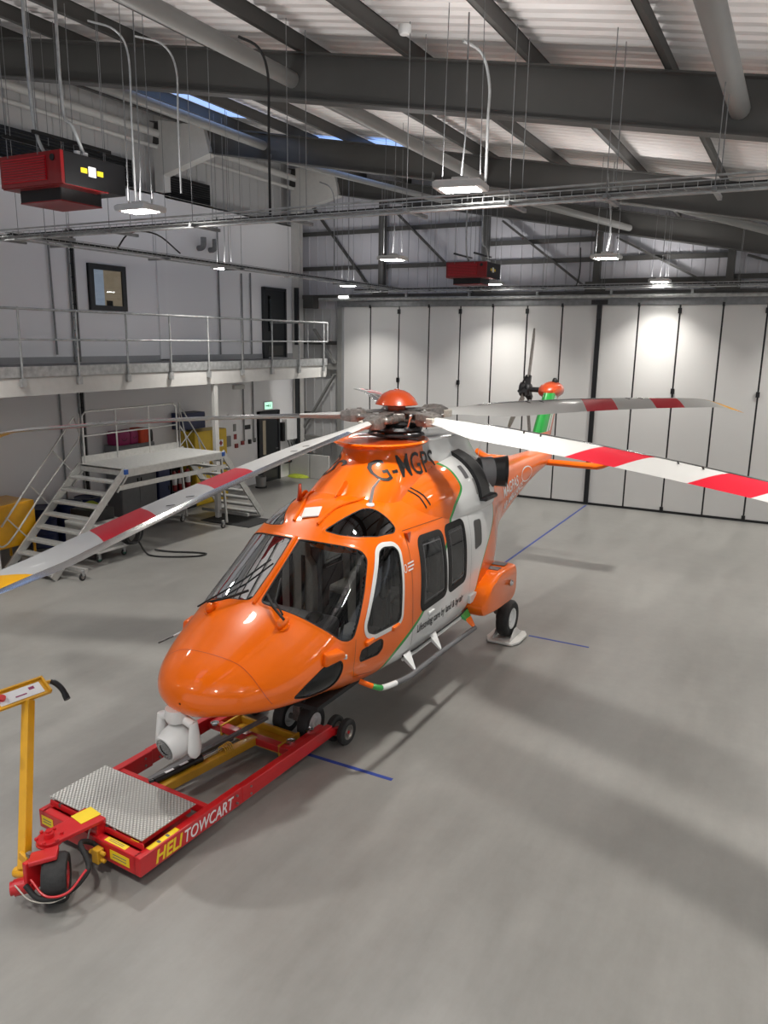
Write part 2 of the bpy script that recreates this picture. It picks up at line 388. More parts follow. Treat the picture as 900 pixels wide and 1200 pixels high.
def decal(ch,s,size,org,ang=0,shear=0,off=.004,name='lettering',mat=None,parent=None,sx=1,offset=0,step=.04,space=1):
    """writing dropped onto the surface; org is the (u,w)-like chart point of its start"""
    me=text_mesh(s,size,shear,offset=offset,space=space); b=bmesh.new(); b.from_mesh(me); bmesh.ops.remove_doubles(b,verts=b.verts,dist=1e-5)
    if b.verts:
        xs=[v.co.x for v in b.verts]; x=min(xs)+step
        while x<max(xs):
            bmesh.ops.bisect_plane(b,geom=b.verts[:]+b.edges[:]+b.faces[:],plane_co=(x,0,0),plane_no=(1,0,0)); x+=step
        ys=[v.co.y for v in b.verts]; y=min(ys)+step
        while y<max(ys):
            bmesh.ops.bisect_plane(b,geom=b.verts[:]+b.edges[:]+b.faces[:],plane_co=(0,y,0),plane_no=(0,1,0)); y+=step
    c,sn=math.cos(ang),math.sin(ang); bad=[]
    W=max([v.co.x for v in b.verts]or[0])
    for v in b.verts:
        x,y=v.co.x*sx,v.co.y
        if ch.m<0: x=W*sx-x
        q=ch.drop((org[0]+x*c-y*sn,org[1]+x*sn+y*c),off)
        if q is None: bad.append(v)
        else: v.co=q
    bmesh.ops.delete(b,geom=bad,context='VERTS'); b.to_mesh(me); b.free(); me.name=name
    me.materials.clear(); me.materials.append(mat); o=bpy.data.objects.new(name,me); COL.objects.link(o); o.parent=parent; return o

# window outlines in (u,v,w), traced on the port side and mirrored to starboard
WIN={
'windscreen':((.41,.63,.66),.10,[(2.32,.045,2.432),(2.34,.047,2.42),(3.058,.06,1.92),(3.07,.22,1.907),(3.05,.49,1.865),(3.0,.744,1.766),(2.87,.913,1.617),(2.772,.942,1.573),(2.656,.954,1.577),(2.525,.939,1.731),(2.34,.893,1.969),(2.114,.80,2.27),(2.119,.728,2.352),(2.216,.57,2.403),(2.284,.383,2.425)]),
'roof_window':((.30,.55,.78),.06,[(2.175,.26,2.522),(2.06,.339,2.594),(1.625,.473,2.714),(1.53,.56,2.686),(1.477,.689,2.591),(1.447,.782,2.481),(1.522,.806,2.434),(1.844,.752,2.447),(2.053,.634,2.473),(2.153,.465,2.494)]),
'door_window':((.06,.98,.2),.05,[(1.921,.828,2.312),(1.83,.833,2.345),(1.638,.865,2.318),(1.575,.891,2.25),(1.64,.975,1.495),(1.70,.975,1.45),(2.254,.97,1.485),(2.39,.967,1.55),(2.41,.963,1.63)]),
'lower_window':((.03,1,-.07),.03,[(2.56,.953,1.32),(2.52,.956,1.40),(2.11,.967,1.395),(2.05,.966,1.35),(2.06,.958,1.26),(2.16,.953,1.215),(2.53,.952,1.265)]),
'chin_window':((.19,.98,-.08),.06,[(3.53,.791,1.225),(3.367,.847,1.326),(3.146,.895,1.426),(2.922,.939,1.441),(2.853,.951,1.376),(2.864,.948,1.297),(2.934,.92,1.185),(3.05,.887,1.135),(3.3,.85,1.15)]),
'cabin_window':((0,.99,.15),.11,[(1.08,.89,2.285),(.43,.89,2.25),(.38,.98,1.42),(1.12,.98,1.405)]),
'cabin_window_b':((0,.99,.15),.10,[(.315,.9,2.265),(-.265,.9,2.255),(-.26,.98,1.44),(.30,.98,1.415)]),
'rear_panel_window':((0,.99,.15),.06,[(-.61,.905,2.17),(-.87,.905,2.15),(-.84,.955,1.80),(-.58,.96,1.77)]),
}
CH={};POLY={}
for k,(D,rr,pts) in WIN.items():
    CH[k]=(Chart(D),Chart(D,True)); POLY[k]=round_poly([CH[k][0].p2(p) for p in pts],rr,5)
def pinside(pl,x,y):
    c=False
    for i in range(len(pl)):
        x1,y1=pl[i-1];x2,y2=pl[i]
        if (y1>y)!=(y2>y) and x<(x2-x1)*(y-y1)/(y2-y1)+x1: c=not c
    return c
holes=[(CH[k][0],offpoly(densify(POLY[k],.05),.004)) for k in WIN if k not in('rear_panel_window',)]
hb=[(c,p,min(a[0] for a in p),max(a[0] for a in p),min(a[1] for a in p),max(a[1] for a in p)) for c,p in holes]
keep=[]
for f in _f:
    c=sum((Vector(_v[i]) for i in f),Vector())/4
    if c.y>1.2: keep.append(f); continue
    a,b=Vector(_v[f[1]])-Vector(_v[f[0]]),Vector(_v[f[3]])-Vector(_v[f[0]])
    nrm=a.cross(b); 
    if nrm.dot(c-Vector((0,c.y,1.6)))<0: nrm=-nrm
    cm=Vector((abs(c.x),c.y,c.z)); nm=Vector((abs(nrm.x),nrm.y,nrm.z)); cut=False
    for ch,pl,x0,x1,y0,y1 in hb:
        if nm.dot(ch.D)<=0: continue
        x,y=ch.to2(cm)
        if x0<=x<=x1 and y0<=y<=y1 and pinside(pl,x,y): cut=True;break
    if not cut: keep.append(f)
mb=MB(); mb.add(_v,keep)
fus=livery(mb.build('fuselage',hullpaint,heli,smooth=True)); fus.data.set_sharp_from_angle(angle=PI)
# inner lining of the cabin
mb=MB(); sc=[]
cen=[(0,g[0][1],(g[0][2]+g[len(g)//2][2])/2) for g in RINGS]
iv=[tuple(Vector(c)+(Vector(p)-Vector(c))*.965) for g,c in zip(RINGS,cen) for p in g]
mb.add(iv,[f for f in keep if -3.4<_v[f[0]][1]<1.6]); mb.bb(-.8,.8,-3.1,1.3,.90,.95); mb.bb(-.8,.8,1.2,1.25,.9,2.6); mb.bb(-.62,.62,-3.08,-3.05,.95,1.55)
mb.build('cabin_lining',dark,heli,fix=False)
for k in WIN:
    nm=k[:-2] if k.endswith('_b') else k
    for i,ch in enumerate(CH[k]):
        pl=POLY[k]
        if k=='windscreen': gm=glass
        elif k=='chin_window': gm=dtint
        elif k=='roof_window': gm=dtint
        elif k=='rear_panel_window': gm=tint
        else: gm=tint
        if nm=='rear_panel_window':
            patch(ch,pl,.004,nm,steelgrey,heli); ring(ch,pl,.006,-.004,.003,.006,'window_seal',greyplastic,heli,1); continue
        win=patch(ch,offpoly(pl,.02),-.004 if nm!='cabin_window' else .004,nm,gm,heli)
        if nm=='cabin_window':
            ring(ch,pl,.03,-.055,.002,.008,'window_frame',rubber,win,3)
            ring(ch,pl,-.085,-.10,.006,.006,'inner_window_frame',greyplastic,win,1)
        elif nm=='door_window':
            ring(ch,pl,.055,0,.005,.007,'window_frame',white,win,3)
            ring(ch,pl,.002,-.016,.008,.001,'window_seal',rubber,win,1)
        else:
            ring(ch,pl,.035,0,.001,.003,'window_frame',hullpaint,win,3,liv=True)
            ring(ch,pl,.001,-.013,.004,.001,'window_seal',rubber,win,1)
for m_ in (False,True):
    ch=Chart((0,.99,.15),m_)
    P=lambda u,w: ch.p2((u,.9,w))
    hd=[P(1.14,2.42),P(-.46,2.40),P(-.42,1.02),P(1.3,1.0)]
    seam(ch,[P(1.34,2.42),P(1.36,1.9),P(1.34,1.03)],.006,.002,'door_seam',ink,heli)
    seam(ch,[P(1.36,2.44),P(-.9,2.34)],.006,.002,'deck_seam',ink,heli)
    seam(ch,[P(-.46,2.36),P(-.45,1.6),P(-.42,1.02)],.005,.002,'door_seam',greyplastic,heli)
    ch2=Chart((.1,.98,.05),m_); Q=lambda u,w: ch2.p2((u,.96,w))
    seam(ch2,[Q(2.62,1.55),Q(2.66,1.25),Q(2.60,1.12),Q(2.2,1.02)],.005,.002,'cockpit_door_seam',ink,heli)
    # door handles and hinges
    mb=MB(); sx=-1 if m_ else 1
    for (u,w) in ((2.36,1.44),(1.78,1.42)):
        q=ch2.drop(Q(u,w),.01); mb.box((q[0],q[1],q[2]),(.05,.17,.055),Matrix.Rotation(.05*sx,3,'Z'))
    mb.build('door_hinge',orange,heli,bevel=.015)
    mb=MB(); q=ch.drop(P(.85,1.30),.012); mb.box(q,(.03,.16,.05)); mb.build('cabin_door_handle',white,heli,bevel=.012)
    mb=MB()
    q=ch.drop(P(1.30,2.38),.02); mb.prism([(q[1]-.05,q[2]+.03),(q[1]+.05,q[2]+.03),(q[1]+.02,q[2]-.12)],'x',q[0]-.02*sx,q[0]+.02*sx); mb.build('drip_vane',dorange,heli)
    # rail below the deck seam and sill rail
    mb=MB(); q0=ch.drop(P(-.62,2.43),.025); q1=ch.drop(P(-1.25,2.33),.025)
    mb.tube([q0,q1],.012,6); mb.build('door_track',black,heli,smooth=True)
    mb=MB(); mb.tube([(sx*.935,-1.5,.95),(sx*.965,-1.2,.95),(sx*.965,0.1,.95),(sx*.94,.45,.96)],.011,6); mb.build('sill_track',black,heli,smooth=True)
    mb=MB(); mb.tube([(sx*.935,-1.5,.905),(sx*.955,-1.2,.905),(sx*.955,.3,.905),(sx*.93,.62,.93)],.02,6); mb.build('sill_rail',white,heli,smooth=True)
    mb=MB(); mb.bb(sx*.95,sx*1.0,-.10+.5,.12+.5,1.04,1.16); mb.build('rail_fitting',white,heli,bevel=.01)
# nose ring seam and grille seam
chn=Chart((.75,.0,.62))
nr=[(3.62,-.70,1.15),(3.70,-.60,1.34),(3.735,-.47,1.48),(3.775,-.31,1.58),(3.80,0,1.62),(3.775,.31,1.58),(3.735,.47,1.48),(3.70,.60,1.34),(3.62,.70,1.15)]
seam(chn,[tuple(q) for q in smooth_path([Vector((*chn.p2(p),0)) for p in nr],6) for q in [(q[0],q[1])]],.007,.002,'nose_seam',dorange,heli)
# writing on the flanks
for m_ in (False,True):
    ch=Chart((0,1,0),m_)
    def at(u,w): return ch.to2(U(u,.9,w))
    a=at(1.22,1.155) if not m_ else at(1.22,1.155)
    decal(ch,'Lifesaving care by land & by air',.145,a,0,name='slogan_lettering',mat=ink,parent=heli,sx=.78,offset=.002)
    decal(ch,'MAGPAS',.27,at(-3.02,2.02),.06,name='boom_lettering',mat=inkwhite,parent=heli,sx=1.0,offset=.004)
    decal(ch,'AIR AMBULANCE',.17,at(-3.08,1.80),.15,name='boom_lettering',mat=inkwhite,parent=heli,sx=1.0,offset=.004)
    seam(ch,[at(-4.62+.22*math.cos(t*.3)*1.6,2.20+.13*math.sin(t*.3)) for t in range(22)],.02,.005,'boom_emblem',inkwhite,heli)
    for y_,l_ in ((2.07,.15),(2.03,.15),(1.99,.12)):
        seam(ch,[at(1.44,y_),at(1.44-l_,y_)],.018,.004,'crest_lines',inkwhite,heli)
    seam(ch,[at(1.50+.032*math.cos(t*.45),2.03+.045*math.sin(t*.45)) for t in range(14)],.012,.004,'crest_emblem',inkwhite,heli,closed=True)

# ---------------- cockpit interior
def seat(v,u=1.72):
    s=MB(); s.bb(v-.22,v+.22,-u-.30,-u+.20,1.18,1.30); s.build('pilot_seat_cushion',beige,heli,bevel=.04)
    s=MB(); s.loft([[(v+a*.23*k,-u+.14+dy,z) for a,dy in ((-1,.07),(-1,-.05),(-.5,-.02),(.5,-.02),(1,-.05),(1,.07))] for z,k,dy2 in ((1.28,1,0),(1.6,1.05,0),(1.9,.95,0),(2.0,.6,0),(2.2,.5,0))])
    b=s.build('pilot_seat_back',beige,heli,bevel=.02)
    s=MB()
    for k in (-1,1): s.bb(v+k*.09-.022,v+k*.09+.022,-u+.085,-u+.10,1.28,2.02)
    s.build('harness',black,b)
    s=MB(); s.bb(v-.26,v+.26,-u+.22,-u+.27,.95,2.1); s.bb(v-.25,v+.25,-u-.25,-u+.2,.95,1.18); s.build('seat_shell',greyplastic,heli,bevel=.02)
for v in (-.48,.48): seat(v)
for v in (-.5,.5,0): seat(v,.25)
mb=MB(); mb.prism([(-2.62,1.15),(-2.86,1.3),(-2.78,1.62),(-2.42,1.68),(-2.38,1.6),(-2.45,1.1)],'x',-.62,.62); mb.build('instrument_panel',greyplastic,heli,bevel=.03)
mb=MB(); mb.bb(-.16,.16,-2.45,-1.5,.95,1.28); mb.build('centre_console',dark,heli,bevel=.02)
for v in (-.48,.48):
    mb=MB(); mb.tube(smooth_path([(v,-2.1,.95),(v,-2.15,1.25),(v,-2.1,1.5)],5),.018,8); mb.ball((v,-2.1,1.53),(.03,.03,.06)); mb.build('cyclic_stick',black,heli,smooth=True)
mb=MB(); mb.ball((.40,-2.55,1.62),(.11,.13,.11)); mb.tube(arc((.46,-2.5,1.5),.10,0,360,20,'yz'),.007,6); mb.build('headset',black,heli,smooth=True)
mb=MB(); mb.tube(arc((.9,-1.9,1.9),.12,60,330,18,'yz'),.012,6); mb.build('door_grab_loop',chrome,heli,smooth=True)

# ---------------- engine deck
ES=[(1.55,2.76,2.1,2.3,.50,2.2,2.),(1.1,2.86,2.1,2.3,.70,2.2,2.),(.55,2.99,2.1,2.3,.815,2.2,2.),(-.2,3.09,2.1,2.3,.875,2.2,2.),(-.9,3.10,2.1,2.3,.895,2.2,2.),(-1.4,3.07,2.1,2.3,.87,2.2,2.),(-1.9,2.96,2.05,2.28,.72,2.2,2.),(-2.5,2.80,2.05,2.25,.50,2.2,2.),(-3.3,2.6,2.0,2.2,.34,2.2,2.)]
eus=list(np.arange(1.55,-3.3,-.05)); r_=stations(ES,eus); er=[[(v,-u,z) for v,z in section(*[r_[k][i] for k in range(6)],96)] for i,u in enumerate(eus)]
mb=MB().loft(er); cowl=livery(mb.build('engine_cowling',hullpaint,heli,smooth=True)); cowl.data.set_sharp_from_angle(angle=PI)
EB=BVHTree.FromPolygons([Vector(p) for g in er for p in g],[(i*96+k,i*96+(k+1)%96,(i+1)*96+(k+1)%96,(i+1)*96+k) for i in range(len(er)-1) for k in range(96)])
# black exhaust collar bands over the cowling
def cowlring(u0,u1,sc,z0,name,mat,v0=.14,n=30,th=.03):
    for sx in (1,-1):
        rows=[]
        for u in (u0,u0,u1,u1):
            i=min(range(len(eus)),key=lambda k:abs(eus[k]-u)); g=[p for p in er[i][:49] if p[2]>z0 and p[0]>v0]
            k=sc if len(rows) in (1,2) else .985
            rows.append([(sx*p[0]*k,-u,2.3+(p[2]-2.3)*k) for p in g])
        n=min(len(g) for g in rows); rows=[[g[int(round(j*(len(g)-1)/(n-1)))] for j in range(n)] for g in rows]
        MB().loft(rows,cap=False,closed=False).build(name,mat,cowl,smooth=True)
cowlring(-.84,-1.16,1.06,2.42,'exhaust_collar',black)
cowlring(-1.20,-1.27,1.03,2.5,'collar_lip',greyplastic)
for sx in (1,-1):
    mb=MB(); mb.bb(sx*.80,sx*1.0,.86,1.30,2.40,2.47); mb.build('exhaust_shelf',black,cowl,bevel=.03)
    # exhaust stub: oval pipe pointing aft and outboard
    a=Vector((sx*.50,1.30,2.70)); b=Vector((sx*.97,1.70,2.72)); d=(b-a).normalized(); X=d.cross(Vector((0,0,1))).normalized(); Y=X.cross(d)
    rows=[]
    for t,r0,r1 in ((0,.17,.19),(.55,.18,.20),(.8,.19,.215),(1,.20,.235),(1.0,.185,.22),(.6,.16,.18)):
        c=a+(b-a)*t; rows.append([tuple(c+X*math.cos(2*PI*k/28)*r0+Y*math.sin(2*PI*k/28)*r1+ (d*.10*math.cos(2*PI*k/28)*-sx if t>.7 else Vector())) for k in range(28)])
    mb=MB().loft(rows,cap=False); pipe=mb.build('exhaust_pipe',black,cowl,smooth=True)
    mb=MB().loft([[tuple(a+(b-a)*t+X*math.cos(2*PI*k/28)*.205+Y*math.sin(2*PI*k/28)*.225) for k in range(28)] for t in (.30,.62)]); mb.build('exhaust_shroud',greyplastic,cowl,smooth=True)
    ch=Chart((0,.8,.6),sx<0,EB)
    def PC(u,v,w): return ch.p2((u,v,w))
    seam(ch,[PC(.70,.55,2.85),PC(.55,.72,2.72),PC(.50,.80,2.6)],.028,.004,'air_slot',ink,cowl)
    seam(ch,[PC(.78,.55,2.85),PC(.64,.72,2.72),PC(.60,.80,2.58)],.028,.004,'air_slot',ink,cowl)
    seam(ch,[PC(-.10,.6,2.95),PC(-.10,.86,2.5)],.006,.003,'cowling_seam',dorange,cowl)
    patch(ch,round_poly([PC(-.62,.62,2.9),PC(-.74,.62,2.9),PC(-.72,.76,2.74),PC(-.60,.76,2.74)],.02),.004,'cowling_grille',greyplastic,cowl)
    patch(ch,round_poly([PC(-.78,.78,2.72),PC(-.86,.78,2.72),PC(-.86,.86,2.5),PC(-.78,.86,2.5)],.02),.004,'cowling_grille',steellight,cowl)

# ---------------- pylon fairing under the rotor head
def slab(z,uf,ur,hw,nf=2.3,N=72,sh=0):
    """plan outline: rounded front, parallel sides, rounded tail"""
    out=[];uc=uf-hw*1.25
    for k in range(N):
        t=2*PI*k/N; c,s=math.cos(t),math.sin(t)
        if c>=0: u=uc+(uf-uc)*abs(c)**(2/nf)
        else: u=uc-(uc-ur)*abs(c)**(2/3.2)
        out.append((hw*math.copysign(abs(s)**(2/(nf if c>=0 else 3.2)),s),-u,z+sh*(min(0,u))))
    return out
FS=[(2.60,1.80,-2.6,.60),(2.74,1.64,-2.5,.58),(2.83,1.50,-2.4,.56),(2.92,1.37,-2.3,.53),(3.03,1.18,-2.2,.475),(3.13,1.05,-2.1,.44),(3.24,.97,-2.0,.425),(3.30,.97,-1.95,.425)]
rows=[slab(z,a,b,h,sh=.03) for z,a,b,h in FS]
rows+= [slab(3.315,.98,-1.9,.40,sh=.03)]
fairpaint_shaded=paintmat('fairing_paint_shaded',ORANGE,[('livery',0,19,(.42,.43,.43)),('liveryrear',-19,0,ORANGE)])  # aft white is greyed: its shade is put into the colour
mb=MB().loft(rows); fair=livery(mb.build('pylon_fairing',fairpaint_shaded,heli,smooth=True))
FB=BVHTree.FromPolygons([Vector(p) for g in rows for p in g],[(i*72+k,i*72+(k+1)%72,(i+1)*72+(k+1)%72,(i+1)*72+k) for i in range(len(rows)-1) for k in range(72)])
# flange ring round the mast well
mb=MB(); n=64; rw=[]
for k,z,_ in ((.92,3.285,0),(1.0,3.315,0),(1.03,3.335,0),(1.0,3.352,0),(.95,3.352,0),(.86,3.325,0),(.80,3.318,0)):
    rw.append([(.575*k*math.sin(2*PI*j/n),-(.40+.70*k*math.cos(2*PI*j/n)),z) for j in range(n)])
mb.loft(rw,cap=False); mb.build('fairing_flange',orange,fair,smooth=True)
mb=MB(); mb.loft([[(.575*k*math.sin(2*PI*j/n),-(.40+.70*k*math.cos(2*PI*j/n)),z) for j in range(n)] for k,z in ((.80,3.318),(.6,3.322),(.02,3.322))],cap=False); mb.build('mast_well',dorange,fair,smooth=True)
for m_ in (False,True):
    ch=Chart((.35,.88,.35),m_,FB)
    decal(ch,'G-MGPS',.42,ch.p2((1.20,.42,2.93)),.085,name='registration_lettering',mat=ink,parent=fair,sx=.87,offset=.002,off=.006,step=.03,space=1.05)

# ---------------- rotor head
TX,TY,KD=.013,.067,.009; ZH=3.62; PH=.919+math.radians(1)
tilt=Matrix.Rotation(TY,4,'X')@Matrix.Rotation(-TX,4,'Y')
def HP(r,a,z=0):
    """point on the rotor disc, heli frame"""
    return Vector((r*math.cos(a),r*math.sin(a),ZH+z+r*(TX*math.cos(a)+TY*math.sin(a))))
mb=MB(); mb.lathe([(.0,3.34),(.16,3.34),(.15,3.45),(.11,3.5),(.10,3.75),(0,3.76)],n=24); mast=mb.build('rotor_mast',hubdark,heli,smooth=True)
mb=MB(); mb.lathe([(.14,3.40),(.33,3.41),(.35,3.44),(.33,3.475),(.14,3.48)],n=28); mb.lathe([(.12,3.485),(.27,3.49),(.29,3.52),(.26,3.545),(.12,3.55)],n=28)
for k in range(10):
    a=k*PI/5; mb.ball((.31*math.cos(a),.31*math.sin(a),3.46),(.05,.05,.045),8,6)
mb.tube(arc((0,0,3.38),.36,0,360,30,'xy'),.02,6); mb.build('swashplate',hubdark,heli,smooth=True)
hub=MB()
hub.lathe([(0,3.56),(.20,3.56),(.24,3.59),(.24,3.65),(.20,3.68),(0,3.69)],n=30)
for i in range(5):
    a=PH+i*2*PI/5
    for dz in (-.055,.065):
        p=HP(.12,a,dz);q=HP(.42,a,dz*.8); hub.bar(p,q,.15,.035)
hubo=hub.build('rotor_head',hubmetal,heli,bevel=.008)
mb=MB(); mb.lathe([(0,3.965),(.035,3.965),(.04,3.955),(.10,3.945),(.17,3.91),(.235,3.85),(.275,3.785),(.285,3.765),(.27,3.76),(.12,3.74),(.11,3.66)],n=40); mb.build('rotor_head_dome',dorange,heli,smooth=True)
for i in range(5):
    a=PH+i*2*PI/5
    mb=MB(); p=HP(.30,a-.33,-.20);q=HP(.38,a-.25,.03); mb.cyl(p,q,.017,n=8); mb.ball(p,.03,8,6); mb.ball(q,.03,8,6); mb.build('pitch_link',chrome if i%2==0 else hubmetal,hubo,smooth=True)
    mb=MB(); p=HP(.20,a+.75,-.02);q=HP(.50,a+.22,.0); mb.cyl(p,q,.042,n=12); mb.cyl(p+(q-p)*.25,p+(q-p)*.75,.055,n=12); mb.ball(p,.05,10,6); mb.ball(q,.05,10,6); mb.build('lag_damper',hubmetal,hubo,smooth=True)
# blade: x outwards, y towards the leading edge
bladepaint=paintmat('blade_paint',(.53,.53,.515),[('rad',3.02,3.60,(.56,.012,.03)),('rad',4.35,4.93,(.56,.012,.03)),('rad',5.62,9,(.86,.42,.012))])
_b=bladepaint.node_tree.nodes['Principled BSDF']; _b.inputs['Coat Weight'].default_value=.15; _b.inputs['Roughness'].default_value=.4
def blade_rows(x0=.62,x1=6.06,scale=1,frac=(0,1),grow=0):
    rows=[]
    N=60
    for i in range(N+1):
        x=x0+(x1-x0)*i/N
        c=float(pchip([.62,.85,1.25,1.7,5.3,5.75,6.06],[.16,.20,.36,.50,.49,.44,.20],x)[0])
        th=float(pchip([.62,.9,1.4,5.5,6.06],[.085,.075,.052,.040,.012],x)[0])
        tw=math.radians(float(pchip([.62,1.4,3.3,6.06],[9,8,5,1],x)[0]))
        sw=-.0 if x<5.3 else -.55*(x-5.3)**2*.9
        dz=-KD*x*x-(0 if x<5.5 else .25*(x-5.5)**2)
        ring_=[]
        for k in range(22):
            t=2*PI*k/22; cx=.5+.5*math.cos(t)     # 1 = leading edge
            yy=(cx-.72)*c; f=1-cx; zz=(math.sin(t))*th*(1.25*math.sqrt(max(f,0)+.02) - 1.15*f**1.6*.98 if f>0 else .17)
            zz=math.sin(t)*th*(.55*(1.48*math.sqrt(f)-.63*f-1.758*f*f+1.4215*f**3-.5075*f**4)*2+.06)
            if grow: yy,zz=yy*1.0+grow*math.cos(t),zz+grow*math.sin(t)
            ring_.append((x,yy*math.cos(tw)-zz*math.sin(tw)+sw,yy*math.sin(tw)+zz*math.cos(tw)+dz))
        rows.append(ring_)
    return rows
br=blade_rows()
mb=MB().loft(br); blade0=mb.build('rotor_blade',bladepaint,heli,smooth=True)
me=blade0.data; at_=me.attributes.new('rad','FLOAT','POINT')
at_.data.foreach_set('value',[v.co.x+1.0*(-v.co.y)*.5 - .05 if v.co.x<5.5 else v.co.x+.3*v.co.y for v in me.vertices])
ler=[[r[k] for k in (19,20,21,0,1,2,3)] for r in blade_rows(1.3,5.9,grow=.003)]
mb=MB().loft(ler,cap=False,closed=False); mb.build('leading_edge_strip',chrome,blade0,smooth=True,fix=False)
mb=MB()
for x in (2.1,2.33,3.95,4.2):
    dz=-KD*x*x; tw=math.radians(8-6*(x-1.4)/4.66)
    mb.box((x,-.0,dz+.036),(.016,.075,.004),Matrix.Rotation(tw,3,'X')@Matrix.Rotation(.6,3,'Z'))
mb.build('tick_marks',ink,blade0)
mb=MB(); mb.loft([[(x,y,z-KD*x*x) for y,z in ((-w,-h),(w,-h),(w*1.1,0),(w,h),(-w,h),(-w*1.1,0))] for x,w,h in ((.40,.06,.06),(.46,.09,.085),(.60,.10,.085),(.74,.085,.06))]); mb.cyl((.5,0,-.1),(.5,0,.1),.035); mb.cyl((.66,0,-.085),(.66,0,.085),.025); mb.build('blade_grip',hubmetal,blade0,bevel=.01)
mb=MB(); mb.box((.72,-.10,-.01),(.12,.05,.10)); mb.box((.72,-.07,-.01),(.05,.1,.03)); mb.build('blade_tab',beige,blade0,bevel=.01)
FLEX={0:(0,.1,11),1:(0,0,4),2:(3.2,.9,2),3:(0,-1.0,0),4:(0,-.1,7)}   # lag, flap and pitch of each parked blade, degrees
def place_blade(o,i):
    lag,flap,pit=[math.radians(k) for k in FLEX[i]]
    a=PH+i*2*PI/5+lag; s=TX*math.cos(a)+TY*math.sin(a)
    o.location=(0,0,ZH); o.rotation_euler=(Matrix.Rotation(a,3,'Z')@Matrix.Rotation(-math.atan(s)-flap,3,'Y')@Matrix.Rotation(pit,3,'X')).to_euler()
place_blade(blade0,0)
for i in range(1,5): place_blade(copy_tree(blade0,None,heli),i)

# ---------------- tail
def foil(c,ch_,th,n=18):
    """chord along y (0..ch_ aft), thickness along x or z handled by caller"""
    out=[]
    for k in range(n):
        t=2*PI*k/n; x=.5-.5*math.cos(t); out.append((c+x*ch_,math.copysign(1,math.sin(t))*th*(1.48*math.sqrt(max(x,0))-.63*x-1.758*x*x+1.4215*x**3-.5075*x**4) if abs(math.sin(t))>1e-6 else 0))
    return out
finpaint=paintmat('fin_paint',WHITE,[('rad',-.05,.20,GREEN),('rad',.24,.29,GREEN),('rad',.36,9,(.75,.16,.05))])
mb=MB(); rows=[]
for i in range(9):
    t=i/8; z=2.35+1.22*t; y0=5.60+.95*t; c=1.30-.36*t
    rows.append([(x,y,z) for y,x in foil(y0,c,.24)])
mb.loft(rows); fin=mb.build('tail_fin',finpaint,heli,smooth=True)
a_=fin.data.attributes.new('rad','FLOAT','POINT'); a_.data.foreach_set('value',[((v.co.y-5.60-.95*(v.co.z-2.35)/1.22)/(1.30-.36*(v.co.z-2.35)/1.22))*.6 + (0 if v.co.z>2.75 else 9) for v in fin.data.vertices])
mb=MB(); rows=[]
for y,w,h,zc in ((6.62,.02,.02,3.57),(6.70,.16,.11,3.58),(6.88,.22,.165,3.60),(7.15,.24,.18,3.61),(7.4,.19,.15,3.60),(7.7,.10,.09,3.55),(7.95,.02,.02,3.50)):
    rows.append([(w*math.cos(2*PI*k/24)-.06,y,zc+h*math.sin(2*PI*k/24)) for k in range(24)])
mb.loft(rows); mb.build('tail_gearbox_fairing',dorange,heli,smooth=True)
mb=MB(); mb.lathe([(0,3.86),(.03,3.86),(.05,3.83),(.06,3.79),(.06,3.76)],(0,7.1,0),n=12); mb.build('beacon_light',ink,heli,smooth=True)
mb=MB(); mb.cyl((-.15,7.05,3.6),(-.72,7.05,3.6),.055,n=12); mb.lathe([(0,0),(.12,0),(.14,.05),(.10,.1),(0,.1)],(-.50,7.05,3.6),(-1,0,0),n=14)
for k in range(3):
    a=math.radians(-12+120*k); d=Vector((0,-math.sin(a),math.cos(a)))
    mb.bar(Vector((-.58,7.05,3.6)),Vector((-.58,7.05,3.6))+d*.30,.09,.11,(1,0,0)); mb.cyl(Vector((-.70,7.05,3.6))+d*.12,Vector((-.62,7.0,3.6))+d*.28,.022,n=8); mb.ball(Vector((-.60,7.05,3.6))+d*.26,.055,10,6); mb.ball(Vector((-.72,7.05,3.6))+d*.12,.035,8,6)
mb.lathe([(0,0),(.16,.01),(.15,.04),(0,.05)],(-.68,7.05,3.6),(-1,0,0),n=12)
trh=mb.build('tail_rotor_hub',hubdark,heli,smooth=True)
mb=MB(); rows=[]
for t in range(11):
    z=.26+1.04*t/10; c=.19 if t<9 else (.17 if t==9 else .10); rows.append([(x*.5,y-c*.35,z) for y,x in foil(0,c,.06 if t>1 else .09,14)])
mb.loft(rows); tb=mb.build('tail_rotor_blade',hubmetal,trh,smooth=True); tb.location=(-.58,7.05,3.6)
for k,o in enumerate([tb,copy_tree(tb,None,trh),copy_tree(tb,None,trh)]): o.rotation_euler=(math.radians([-12,125,-160][k]),0,0)
mb=MB(); rows=[]
for x in np.linspace(-1.42,1.42,25):
    up=max(0,abs(x)-1.18)**1.5*.85; rows.append([(x,y,2.17+up+z) for y,z in foil(6.30+ .1*up,.36,.13)])
mb.loft(rows); mb.build('tailplane',orange,heli,smooth=True)
mb=MB(); mb.prism([(-.02-6.2,2.42),(-.3-6.2,2.42),(-.3-6.2,2.62),(-.1-6.2,2.66)],'x',-.14,.14) ; mb.v=[(x,-y,z) for x,y,z in mb.v]; mb.build('tail_saddle',orange,heli,bevel=.03)

